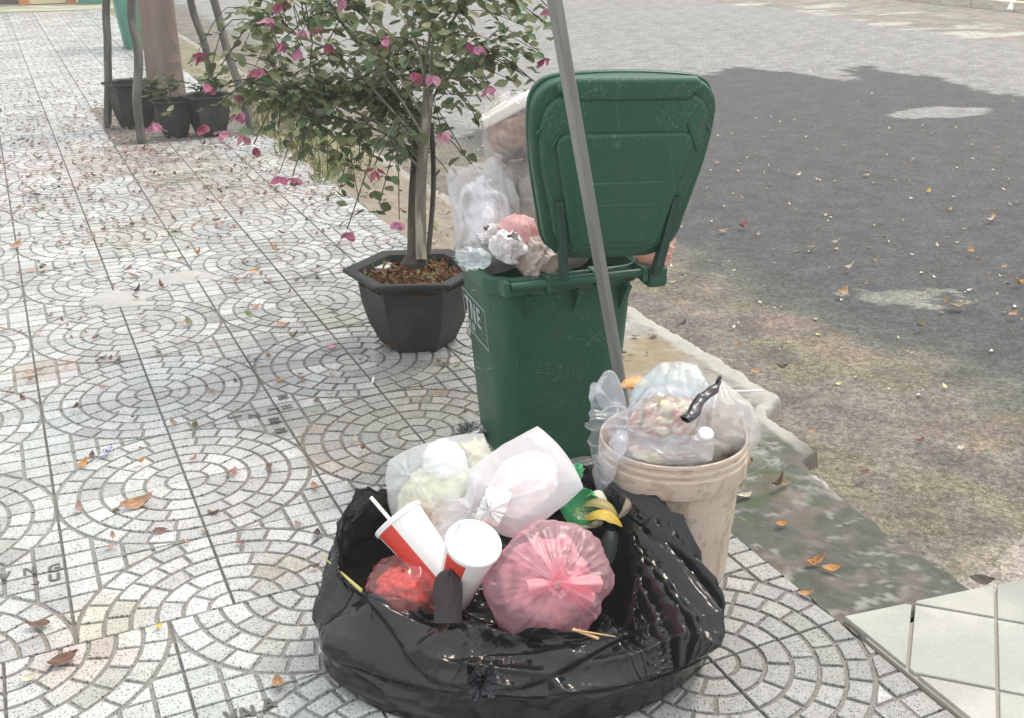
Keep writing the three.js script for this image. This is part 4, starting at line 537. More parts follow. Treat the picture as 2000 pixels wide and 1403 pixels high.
  tag(mesh('drinking_straw', rod([1.273, 0.400, 0.296], [1.386, 0.372, 0.278], 0.0024, 0.0024, 10), std({ color: lin(0.84, 0.84, 0.8), roughness: 0.4 })), 'white drinking straw sticking out to the right of the bucket', 'straw');
  const org = thing('orange_peel', 'orange scrap at the back edge of the bucket', 'food scraps', [1.191, 0.350, 0.076]); mesh('scrap', lumps(0.022, 1.5, 0.5, 1, 57, [[0.7, 0.36, 0.14], [0.8, 0.5, 0.25]], 0.3, 3, 12), stuffMat, org);
}
// ---------- bags heaped in the bin ----------
{
  const clear = { roughness: 0.3, transmission: 0.8 };
  const a = knotBag('waste_bag', 'greyish clear bag standing at the left side of the bin', 'plastic bag', [1.069, 0.604, -0.470], [-0.12, 0.98, 0.1, 0.2], { prof: [[0, 0.002, -0.13], [0.1, 0.07, -0.12], [0.3, 0.078, -0.05], [0.6, 0.074, 0.03], [0.85, 0.066, 0.09], [1, 0.056, 0.125]], seed: 41, pleat: 8, amp: s => 0.1 + 0.1 * s, lump: 0.16, lf: 0.9, crink: 0.1, cf: 1.4, wob: 0.06 }, [0.9, 0.9, 0.92], clear);
  const ca = mesh('contents', lumps(0.064, 0.98, 1.65, 0.98, 63, [[0.3, 0.28, 0.26], [0.5, 0.48, 0.46], [0.8, 0.79, 0.81], [0.7, 0.69, 0.7], [0.26, 0.24, 0.22]], 0.3, 2.6), stuffMat, a); ca.position.y = 0.0;
  const wt = mesh('white_tub', lumps(0.03, 0.8, 1.2, 0.8, 64, [[0.8, 0.79, 0.82], [0.85, 0.84, 0.86]], 0.12, 2, 14), stuffMat, a); wt.position.set(0.0, 0.0, 0.05);
  const b = knotBag('takeaway_bag', 'clear bag with a white foam box on top, highest of the heap in the bin', 'plastic bag', [1.187, 0.784, -0.540], [0.25, 0.95, 0, 0.4], { prof: [[0, 0.002, -0.12], [0.12, 0.04, -0.11], [0.35, 0.07, -0.04], [0.65, 0.088, 0.03], [0.88, 0.08, 0.075], [1, 0.05, 0.1]], seed: 47, pleat: 8, amp: s => 0.09, lump: 0.16, lf: 1.0, crink: 0.1, cf: 1.5 }, [0.93, 0.92, 0.92], { roughness: 0.24, transmission: 0.86 });
  const cb = mesh('contents', lumps(0.074, 1.05, 0.8, 0.95, 65, [[0.3, 0.13, 0.1], [0.42, 0.25, 0.18], [0.24, 0.11, 0.09], [0.6, 0.44, 0.34]], 0.3, 2), stuffMat, b); cb.position.y = 0.01;
  const fb = thing('foam_box', 'white foam lunch box lid tilted over the highest bag in the bin', 'food box', [1.205, 0.858, -0.564]); { const q = new THREE.ExtrudeGeometry((() => { const s = new THREE.Shape(), o = roundRect(0.18, 0.13, 0.02, 4); s.moveTo(...o[0]); o.slice(1).forEach(p => s.lineTo(...p)); return s; })(), { depth: 0.014, bevelEnabled: true, bevelSize: 0.006, bevelThickness: 0.006, bevelSegments: 3 }).rotateX(-Math.PI / 2); const m = mesh('lid', q, std({ color: lin(0.85, 0.82, 0.74), roughness: 0.7 }), fb); fb.quaternion.setFromRotationMatrix(new THREE.Matrix4().makeBasis(dirOf(0.86, 0.5, -0.1), dirOf(-0.42, 0.86, -0.28), dirOf(0.86, 0.5, -0.1).cross(dirOf(-0.42, 0.86, -0.28)).normalize())); const st2 = mesh('spoon', rod([-0.09, 0.022, 0.03], [-0.02, 0.024, 0.02], 0.004, 0.006, 8), std({ color: lin(0.85, 0.84, 0.8), roughness: 0.5 }), fb); }
  const mid = knotBag('clear_bag', 'clear bag of greenish scraps between the grey bag and the highest bag in the bin', 'plastic bag', [1.150, 0.658, -0.526], [0.2, 0.95, 0, 0], { prof: [[0, 0.002, -0.08], [0.2, 0.05, -0.055], [0.5, 0.062, 0], [0.8, 0.05, 0.05], [1, 0.02, 0.08]], seed: 61, pleat: 9, amp: s => 0.1, lump: 0.14, lf: 1.2, crink: 0.1, cf: 1.6, n: 120, m: 70 }, [0.88, 0.88, 0.84], { roughness: 0.3, transmission: 0.82 }); mesh('contents', lumps(0.05, 1, 1.3, 0.9, 66, [[0.3, 0.3, 0.2], [0.5, 0.48, 0.4], [0.2, 0.2, 0.14], [0.62, 0.6, 0.56]], 0.25, 2.6), stuffMat, mid);
  const dkh = thing('dark_tray', 'dark brown tray edge inside the highest bag of the bin', 'food tray', [1.165, 0.761, -0.492]); aimD(dkh, 0.8, 0.55, -0.2); mesh('edge', new THREE.CapsuleGeometry(0.008, 0.07, 6, 14).scale(1, 1, 1.6), std({ color: lin(0.06, 0.035, 0.03), roughness: 0.45 }), dkh);
  const f = knotBag('hidden_bag', 'grey bag wedged behind the open lid in the bin', 'plastic bag', [1.251, 0.590, -0.493], [0, 1, 0, 0], { prof: [[0, 0.002, -0.15], [0.15, 0.09, -0.12], [0.5, 0.1, 0], [0.85, 0.08, 0.11], [1, 0.03, 0.15]], seed: 51, pleat: 12, amp: s => 0.12, lump: 0.15, lf: 1.4, crink: 0.2, cf: 3, n: 120, m: 70 }, [0.62, 0.58, 0.55], { roughness: 0.5, transmission: 0.5 });
  const p = knotBag('small_pink_bag', 'small pink bag squeezed under the left edge of the bin lid', 'plastic bag', [1.099, 0.579, -0.346], [0.1, 0.9, -0.3, 0], { prof: [[0, 0.002, -0.06], [0.2, 0.04, -0.045], [0.5, 0.05, 0], [0.8, 0.036, 0.045], [1, 0.01, 0.065]], seed: 53, pleat: 12, amp: s => 0.14, lump: 0.14, lf: 1.2, crink: 0.1, cf: 2, n: 120, m: 70 }, [0.85, 0.52, 0.52], { roughness: 0.5, transmission: 0.45 });
  const bn = knotBag('brown_paper_bag', 'brownish bag between the pink one and the bin rim', 'bag', [1.125, 0.537, -0.291], [0.5, 0.7, -0.3, 0], { prof: [[0, 0.002, -0.05], [0.2, 0.035, -0.035], [0.5, 0.04, 0], [0.8, 0.03, 0.035], [1, 0.01, 0.05]], seed: 56, pleat: 10, amp: s => 0.2, lump: 0.14, lf: 2, crink: 0.3, cf: 4, n: 100, m: 60 }, [0.66, 0.58, 0.52], { roughness: 0.5, transmission: 0.4 });
  for (const [i, [pos, ax, sc, label]] of [[[1.047, 0.575, -0.299], [0.5, 0.6, -0.5], 1, 'crumpled white paper with pale red print on the bin rim'], [[1.041, 0.594, -0.358], [-0.5, 0.6, -0.5], 0.7, 'small crumpled white paper against the grey bag in the bin']].entries()) { const t = thing('crumpled_paper', label, 'paper', pos); aimD(t, ...ax); t.scale.setScalar(sc); mesh('paper', filmBag({ prof: [[0, 0.002, -0.035], [0.3, 0.026, -0.02], [0.6, 0.03, 0.01], [1, 0.014, 0.038]], n: 70, m: 40, pleat: 9, amp: () => 0.35, crink: 0.35, cf: 5, seed: 6 + i, sz: 0.6 }), std({ color: lin(0.75, 0.72, 0.72), roughness: 0.9 }), t); }
  const h = thing('loose_film', 'scrap of clear film hanging over the left corner of the bin rim', 'plastic film', [0.980, 0.568, -0.281]); aimD(h, -0.7, -0.1, -0.6); mesh('film', filmBag({ prof: [[0, 0.004, -0.03], [0.35, 0.022, -0.01], [0.7, 0.03, 0.01], [1, 0.036, 0.03]], n: 100, m: 40, pleat: 12, amp: () => 0.35, crink: 0.3, cf: 5, seed: 71, sz: 0.55 }), film([0.9, 0.95, 0.97], { roughness: 0.35, transmission: 0.75 }), h);
  const r = knotBag('peach_bag', 'pinkish bag showing past the right edge of the bin lid', 'plastic bag', [1.421, 0.543, -0.241], [0.3, 0.8, 0, 0], { prof: [[0, 0.002, -0.05], [0.2, 0.036, -0.035], [0.5, 0.042, 0], [0.8, 0.03, 0.035], [1, 0.01, 0.05]], seed: 58, pleat: 10, amp: s => 0.12, lump: 0.14, lf: 2, crink: 0.22, cf: 4, n: 100, m: 60 }, [0.85, 0.6, 0.52], { roughness: 0.45, transmission: 0.5 });
}
// ---------- leaves: one blade, folded along its rib ----------
function leafGeo(len, wid, curl, fold, seed, nx = 5) {
  const g = new GB(); g.grid(nx, 4, (i, j) => { const s = i / nx, q = (j / 4 - 0.5) * 2, w = wid * 0.5 * Math.pow(Math.sin(Math.PI * Math.pow(cl(s, 0.015, 0.985), 0.85)), 0.8), x = s * len, z = q * w, y = fold * Math.abs(q) * w + curl * len * Math.pow(s - 0.4, 2) * 2 + 0.06 * len * (noise(s * 4 + seed, q * 2, seed) - 0.5) * (curl ? 2 : 0.6); return [x, y, z, [1, 1, 1], [s, q]]; }); return g.geo();
}
// ---------- the flowering bush in its pot ----------
{
  const pot = thing('plant_pot', 'black six-sided plastic pot of the flowering bush, beside the green bin', 'plant pot', [1.135, 0, -1.255]); hexPot(pot, 0.226, 0.252, 0.37);
  const bush = thing('flowering_bush', 'leafy bush with pink papery flowers growing from the six-sided black pot', 'bush', [0, 0, 0]), r = rng(4242);
  const bark = std({ map: dirtMap([0.16, 0.145, 0.11], [0.34, 0.32, 0.25], 6, 140), roughness: 0.95, bumpMap: barkTex, bumpScale: 0.004 }), barkD = std({ map: dirtMap([0.05, 0.045, 0.035], [0.11, 0.1, 0.08], 6, 141), roughness: 0.95, bumpMap: barkTex, bumpScale: 0.004 });
  const b0 = [1.082, 0.348, -1.023], b1 = [1.126, 0.569, -1.113], b2 = [1.189, 0.794, -1.195], a0 = [1.062, 0.342, -1.055], a1 = [1.112, 0.515, -1.156], a2 = [1.181, 0.723, -1.264];
  mesh('stem', tube([b0, b1, b2], 0.0165, 20, 12), bark, bush); mesh('stem', tube([a0, a1, a2], 0.0135, 20, 12), barkD, bush);
  mesh('stem', tube([[1.128, 0.336, -1.091], [1.189, 0.532, -1.185], [1.212, 0.708, -1.242]], 0.008, 16, 8), barkD, bush);
  mesh('root_flare', lumps(0.035, 1.1, 0.6, 1, 5, [[0.04, 0.035, 0.03], [0.07, 0.06, 0.05]], 0.3, 3, 12).translate(a0[0] + 0.01, a0[1] - 0.005, a0[2]), stuffMat, bush);
  const C = V(...[1.156, 0.917, -1.388]), twigs = [], leaves = [], L = [0, 1, 2, 3].map(k => [0.030 + 0.004 * k, 0.024 + 0.002 * k, 0.12 * (k % 3), 0.25 + 0.1 * k]);
  const inC0 = (a, b, c) => C.clone().addScaledVector(CR, a).addScaledVector(CU, b).addScaledVector(CF, c), limbs = [], limbPts = [];
  for (const [a, b, c, h] of [[-0.3, 0.02, -0.12, 0.4], [-0.36, -0.1, 0.06, 0.2], [-0.2, 0.2, 0.1, 0.7], [-0.05, 0.3, -0.1, 1], [0.1, 0.28, 0.12, 0.9], [0.26, 0.16, -0.05, 0.7], [0.24, 0.02, 0.12, 0.5], [0.12, 0.1, -0.24, 0.6], [-0.14, 0.05, -0.28, 0.5], [-0.1, -0.12, 0.22, 0.3], [-0.24, -0.22, -0.1, 0.1], [0.0, 0.12, 0.3, 0.8]]) {
    const st = V(...b1).lerp(V(...b2), h), en = inC0(a, b, c), cv = new THREE.CatmullRomCurve3([st, st.clone().lerp(en, 0.35).add(V((r() - 0.5) * 0.05, 0.04, (r() - 0.5) * 0.05)), st.clone().lerp(en, 0.7).add(V((r() - 0.5) * 0.06, 0.03, (r() - 0.5) * 0.06)), en]);
    limbs.push(new THREE.TubeGeometry(cv, 14, 0.0042, 6)); for (let q = 3; q <= 12; q++) limbPts.push(cv.getPoint(q / 12));
  }
  mesh('branch', mergeGeometries(limbs), bark, bush);
  const grow = (end, t0, n, spread, sag) => {
    let s = limbPts[0], bd = 1e9; for (const q of limbPts) { const d = q.distanceTo(end) + 0.12 * r(); if (d < bd) { bd = d; s = q; } }
    const l = s.distanceTo(end), m = s.clone().lerp(end, 0.5).add(V((r() - 0.5) * 0.3 * l, 0.12 * l + sag, (r() - 0.5) * 0.3 * l)), cv = new THREE.CatmullRomCurve3([s, m, end]);
    twigs.push(new THREE.TubeGeometry(cv, 9, 0.001 + 0.001 * r(), 5));
    for (let k = 0; k < n; k++) { const t = 1 - 0.8 * Math.pow(r(), 1.3), p = cv.getPoint(t); leaves.push({ p: p.add(V((r() - 0.5) * spread, (r() - 0.5) * spread - 0.004, (r() - 0.5) * spread)), a: r() * 6.28, d: 0.1 + 0.9 * r(), w: (r() - 0.5) * 1.2, s: 0.75 + 0.55 * r(), g: r(), k: Math.floor(r() * 4) }); }
  };
  const inC = (r1, u1, f1) => C.clone().addScaledVector(CR, r1).addScaledVector(CU, u1).addScaledVector(CF, f1);
  for (let k = 0; k < 200; k++) { let a, b, c; do { a = r() * 2 - 1; b = r() * 2 - 1; c = r() * 2 - 1; } while (a * a + b * b + c * c > 1); const q = 0.35 + 0.65 * Math.pow(a * a + b * b + c * c, 0.15); let X = a * (a < 0 ? 0.58 : 0.52) * q, Y = b * 0.42 * q + 0.05; if (X > 0.05 && Y < -0.14) { X *= 0.6; if (r() < 0.35) Y += 0.25; } if (X < -0.12) Y -= 0.07; grow(inC(X, Y, c * 0.36), 0.3 + 0.7 * r(), 8 + Math.floor(r() * 4), 0.06, 0); }
  // dense dark middle, left of the stems
  for (let k = 0; k < 30; k++) grow(inC(-0.22 + 0.3 * r(), -0.14 + 0.16 * r(), -0.05 + 0.26 * r()), 0.4 + 0.5 * r(), 14, 0.07, 0);
  // twigs trailing low on the left, and thin bare ones towards the bin
  for (const [x, y, d] of [[0.865, 0.613, -1.179], [0.924, 0.527, -1.087], [0.879, 0.543, -1.141], [0.806, 0.654, -1.228], [0.783, 0.720, -1.293], [0.981, 0.516, -1.077], [0.859, 0.724, -1.233], [0.948, 0.627, -1.144], [0.682, 0.842, -1.315], [0.626, 0.897, -1.367], [0.696, 0.932, -1.408], [0.738, 0.793, -1.325], [0.639, 0.796, -1.304]]) grow(V(x, y, d), 0.4 + 0.4 * r(), 15, 0.06, 0.05);
  for (const [x, y, d] of [[1.354, 0.686, -1.208], [1.298, 0.613, -1.203], [1.289, 0.495, -1.215], [1.409, 0.752, -1.211], [1.582, 0.796, -1.264], [1.587, 0.902, -1.309], [1.617, 0.985, -1.332], [1.362, 0.547, -1.262]]) grow(V(x, y, d), 0.25 + 0.4 * r(), 9, 0.05, 0.02);
  const FL = [[0.781, 0.960, -1.258], [0.816, 0.949, -1.235], [0.711, 0.893, -1.287], [0.851, 0.991, -1.285], [0.895, 0.999, -1.266], [1.032, 0.981, -1.081], [1.076, 0.900, -0.962], [1.115, 0.890, -0.938], [1.255, 0.962, -1.021], [1.280, 0.951, -1.003], [1.570, 0.883, -1.189], [1.604, 1.024, -1.235], [0.859, 0.465, -0.995], [1.001, 0.484, -0.956], [0.944, 0.643, -0.973], [1.145, 0.726, -0.969], [0.717, 0.606, -1.154], [0.752, 0.603, -1.135], [0.812, 1.066, -1.350], [0.949, 1.073, -1.224], [0.572, 0.931, -1.374], [0.419, 0.763, -1.254], [0.542, 0.757, -1.226], [0.577, 0.738, -1.200], [0.645, 0.826, -1.266], [0.640, 0.780, -1.247], [0.660, 0.693, -1.174], [0.632, 0.725, -1.202], [0.575, 0.850, -1.311], [1.326, 0.831, -1.047], [0.899, 0.957, -1.197], [0.768, 1.022, -1.353]];
  for (const f of FL) grow(V(f[0], f[1] + 0.012, f[2]), 0.4 + 0.5 * r(), 6, 0.05, 0.06);
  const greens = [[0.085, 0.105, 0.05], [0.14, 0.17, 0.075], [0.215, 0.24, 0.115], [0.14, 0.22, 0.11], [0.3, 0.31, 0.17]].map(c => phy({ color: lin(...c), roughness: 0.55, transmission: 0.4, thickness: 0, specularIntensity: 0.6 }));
  const geos = L.map((q, i) => leafGeo(...q, i + 1, 4));
  const M4 = l => new THREE.Matrix4().compose(l.p, new THREE.Quaternion().setFromEuler(new THREE.Euler(l.w, l.a, -l.d, 'YXZ')), V(l.s, l.s, l.s));
  leaves.forEach(l => { l.z = l.p.clone().sub(camera.position).dot(CF) + 0.25 * r(); const up = (l.p.y - 0.55) * 0.9; l.m = Math.min(4, Math.floor(cl(l.g * 0.8 + up) * 4.6)); });  // higher leaves get paler greens: haze put into the leaf colour
  leaves.sort((a, b) => a.z - b.z);
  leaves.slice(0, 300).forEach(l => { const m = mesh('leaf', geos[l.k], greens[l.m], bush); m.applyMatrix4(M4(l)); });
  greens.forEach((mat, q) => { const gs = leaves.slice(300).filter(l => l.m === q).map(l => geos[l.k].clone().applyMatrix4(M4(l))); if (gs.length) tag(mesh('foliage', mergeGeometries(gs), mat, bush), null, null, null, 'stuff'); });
  mesh('twigs', mergeGeometries(twigs), barkD, bush);
  const pinks = [[0.46, 0.13, 0.23], [0.52, 0.2, 0.31], [0.38, 0.1, 0.16], [0.58, 0.28, 0.37]].map(c => phy({ color: lin(...c), roughness: 0.7, transmission: 0.3, thickness: 0 })), bract = [leafGeo(0.034, 0.03, 0.3, 0.3, 3, 5), leafGeo(0.031, 0.027, 0.2, 0.5, 7, 5)];
  FL.forEach((f, i) => { const gs = [], n = 4 + Math.floor(r() * 3); for (let k = 0; k < n; k++) { const q = new THREE.Matrix4().compose(V((r() - 0.5) * 0.012, (r() - 0.5) * 0.01, (r() - 0.5) * 0.012), new THREE.Quaternion().setFromEuler(new THREE.Euler((r() - 0.5) * 1.2, k / n * 6.28 + r(), -0.5 - 0.9 * r(), 'YXZ')), V(1, 1, 1).multiplyScalar(0.75 + 0.3 * r())); gs.push(bract[k % 2].clone().applyMatrix4(q)); } const m = mesh('flower', mergeGeometries(gs), pinks[i % 4], bush); m.position.set(...f); });
  const t = thing('plastic_tub', 'small round white tub sunk in the soil of the six-sided pot', 'tub', [1.068, 0.232, -1.387]); mesh('rim', new THREE.TorusGeometry(0.0335, 0.0022, 8, 40).rotateX(Math.PI / 2), std({ color: lin(0.8, 0.8, 0.8), roughness: 0.5 }), t); mesh('disc', new THREE.CylinderGeometry(0.033, 0.031, 0.012, 36).translate(0, -0.006, 0), std({ color: lin(0.86, 0.86, 0.87), roughness: 0.5 }), t);
  const chips = [], cr = rng(88); for (let k = 0; k < 520; k++) { const a = cr() * 6.28, q = 0.165 * Math.sqrt(cr()), g = leafGeo(0.02 + 0.012 * cr(), 0.011, 0.5, 0.4, k, 3); g.applyMatrix4(new THREE.Matrix4().compose(V(Math.cos(a) * q, 0.222 + 0.006 * cr(), Math.sin(a) * q), new THREE.Quaternion().setFromEuler(new THREE.Euler(cr() - 0.5, cr() * 6.28, cr() - 0.5)), V(1, 1, 1))); chips.push(g); }
  const parts = [chips.slice(0, 240), chips.slice(240, 390), chips.slice(390)]; [[0.2, 0.07, 0.035], [0.3, 0.2, 0.1], [0.24, 0.22, 0.09]].forEach((c, i) => tag(mesh('dry_leaves', mergeGeometries(parts[i]), std({ color: lin(...c), roughness: 0.9 }), pot), null, null, null, 'stuff'));
}
// ---------- the staked tree and its pots ----------
{
  const base = [1.016, 0.000, -5.812], tree = thing('tree', 'staked tree with a smooth grey-brown trunk rising out of view', 'tree', base);
  mesh('trunk', (() => { const g = new GB(); g.grid(40, 60, (i, j) => { const y = j / 60 * 3.2, a = i / 40 * 6.2832, R = 0.113 - 0.006 * y + 0.03 * Math.exp(-y * 7) + 0.006 * (fbm(Math.cos(a) * 2 + 3, Math.sin(a) * 2, y * 1.5, 3) - 0.5); return [Math.cos(a) * R + 0.012 * y, y - 0.03, Math.sin(a) * R, mix([0.2, 0.15, 0.125], [0.29, 0.23, 0.195], fbm(Math.cos(a) * 3, y * 4, Math.sin(a) * 3, 4)), [i / 40 * 0.7, y]]; }, true); return g.geo(); })(), std({ vertexColors: true, roughness: 0.95, bumpMap: barkTex, bumpScale: 0.012 }), tree);
  const sm_ = std({ map: dirtMap([0.1, 0.095, 0.085], [0.2, 0.19, 0.165], 6, 150), roughness: 0.95, bumpMap: barkTex, bumpScale: 0.003 });
  const red = std({ map: dirtMap([0.26, 0.17, 0.14], [0.38, 0.28, 0.24], 6, 151), roughness: 0.95 });
  const stake = (label, a, b, r, m) => tag(mesh('tree_stake', rod(a, b, r, r * 0.95, 10, 0.035, r * 999, 14), m), label, 'stake', 'rough stakes round the tree');
  stake('dark wooden stake standing furthest left of the tree trunk', [0.627, 0.000, -5.805], [0.780, 0.954, -5.842], 0.025, sm_); stake('wooden stake right before the tree trunk, in front of the green bin', [0.740, 0.000, -5.166], [0.848, 0.981, -5.216], 0.027, sm_);
  stake('leaning stake just right of the tree trunk', [1.317, 0.000, -5.659], [1.183, 0.959, -5.521], 0.024, sm_); stake('leaning stake furthest right of the tree trunk', [1.417, 0.000, -5.245], [1.289, 0.959, -5.467], 0.026, sm_);
  const pg = 'black pots at the foot of the tree', P = (label, p, R, H, a) => { const t = thing('plant_pot', label, 'plant pot', p, 0, pg); hexPot(t, R, H, a); return t; };
  P('plain black pot left of the tree trunk, empty', [0.791, 0.000, -5.742], 0.17, 0.28, 0.2); P('black pot right in front of the tree trunk, holding a few leaves', [0.973, 0.000, -5.282], 0.14, 0.22, 0.5); P('black pot to the right of the tree trunk, with a leafy plant', [1.179, 0.000, -5.252], 0.165, 0.24, 0.1);
  const r = rng(91), mk = (name, label, at, n, spread, h) => { const t = thing(name, label, 'plant', at), gs = [[], []], st = []; for (let k = 0; k < n; k++) { const a = r() * 6.28, e = V(Math.cos(a) * spread * r(), h * (0.5 + 0.6 * r()), Math.sin(a) * spread * r()); st.push(tube([[0, 0, 0], [e.x * 0.4, e.y * 0.7, e.z * 0.4], [e.x, e.y, e.z]], 0.003, 8, 5)); for (let q = 0; q < 5; q++) { const g = leafGeo(0.06 + 0.03 * r(), 0.04, 0.3, 0.3, k, 5); g.applyMatrix4(new THREE.Matrix4().compose(e.clone().multiplyScalar(0.55 + 0.45 * q / 4), new THREE.Quaternion().setFromEuler(new THREE.Euler((r() - 0.5), r() * 6.28, -0.3 + r() * 0.8, 'YXZ')), V(1, 1, 1))); gs[q % 2].push(g); } } mesh('stem', mergeGeometries(st), sm_, t); gs.forEach((g, i) => mesh('leaves', mergeGeometries(g), phy({ color: lin(...[[0.06, 0.1, 0.03], [0.2, 0.24, 0.1]][i]), roughness: 0.6, transmission: 0.25, thickness: 0 }), t)); };
  const u = [0.973, 0.000, -5.282], w = [1.179, 0.000, -5.252]; mk('potted_plant', 'sparse pale-leaved plant in the pot before the tree trunk', [u[0], 0.18, u[2]], 7, 0.16, 0.16); mk('potted_plant', 'dark leafy plant in the right-hand pot by the tree', [w[0], 0.18, w[2]], 9, 0.17, 0.2);
}
// ---------- far things at the top left ----------
{
  const b = thing('wheelie_bin', 'pale green tapered bin standing behind the tree trunk', 'bin', [1.400, 0.000, -10.283], -0.05); const L = (s, y) => [roundRect(0.5 * s, 0.5 * s, 0.06), y]; const gm = std({ map: plasticMap([0.09, 0.27, 0.2], 0.1, 160), roughness: 0.5 });
  mesh('body', loft([L(0.68, 0), L(0.7, 0.02), L(1, 0.8), L(1.04, 0.81), L(1.04, 0.86)], 0.5), gm, b); mesh('lid', loft([L(1.08, 0.86), L(1.1, 0.88), L(1.06, 0.93), L(0.9, 0.95)], 0.5), gm, b);
  const s = thing('display_box', 'cream box with orange edges standing at the far end of the pavement', 'box', [0.86, 0.006, -16.35]); mesh('panel', new THREE.BoxGeometry(0.48, 0.5, 0.4).translate(0, 0.26, 0), std({ color: lin(0.75, 0.62, 0.4), roughness: 0.7 }), s); for (const x of [-0.3, 0.31]) mesh('edge', new THREE.BoxGeometry(0.13, 0.52, 0.42).translate(x, 0.26, 0), std({ color: lin(0.6, 0.25, 0.1), roughness: 0.7 }), s);
  const t = thing('planter', 'blue-green tub beside the cream box at the far end of the pavement', 'tub', [1.46, 0.006, -16.1]); mesh('body', loft([[roundRect(0.38, 0.36, 0.04), 0], [roundRect(0.46, 0.44, 0.05), 0.5]], 0.5), std({ color: lin(0.1, 0.3, 0.23), roughness: 0.6 }), t); mesh('rim', loft([[roundRect(0.5, 0.48, 0.05), 0.46], [roundRect(0.5, 0.48, 0.05), 0.52]], 0.5), std({ color: lin(0.1, 0.3, 0.23), roughness: 0.6 }), t);
  const d = thing('crate', 'dark grey crate at the far end of the pavement, at the left edge', 'crate', [0.2, 0.006, -16.6]); mesh('body', new THREE.BoxGeometry(0.62, 0.45, 0.4).translate(0, 0.225, 0), std({ color: lin(0.14, 0.14, 0.13), roughness: 0.8 }), d); mesh('lid', new THREE.BoxGeometry(0.66, 0.05, 0.44).translate(0, 0.47, 0), std({ color: lin(0.14, 0.14, 0.13), roughness: 0.8 }), d);
  const w = [12.797, -0.050, -9.759], wh = thing('white_bottle', 'white plastic bottle lying against the far kerb', 'bottle', [w[0] - 0.1, 0.02, w[2]], 0.5); wh.rotation.z = -0.9; mesh('body', new THREE.LatheGeometry([[0, -0.11], [0.04, -0.11], [0.045, -0.1], [0.045, 0.05], [0.02, 0.09], [0.018, 0.11], [0, 0.11]].map(p => new THREE.Vector2(...p)), 24), std({ color: lin(0.85, 0.85, 0.85), roughness: 0.4 }), wh); mesh('cap', new THREE.CylinderGeometry(0.02, 0.02, 0.025, 20).translate(0, 0.12, 0), std({ color: lin(0.05, 0.05, 0.05), roughness: 0.5 }), wh);
}
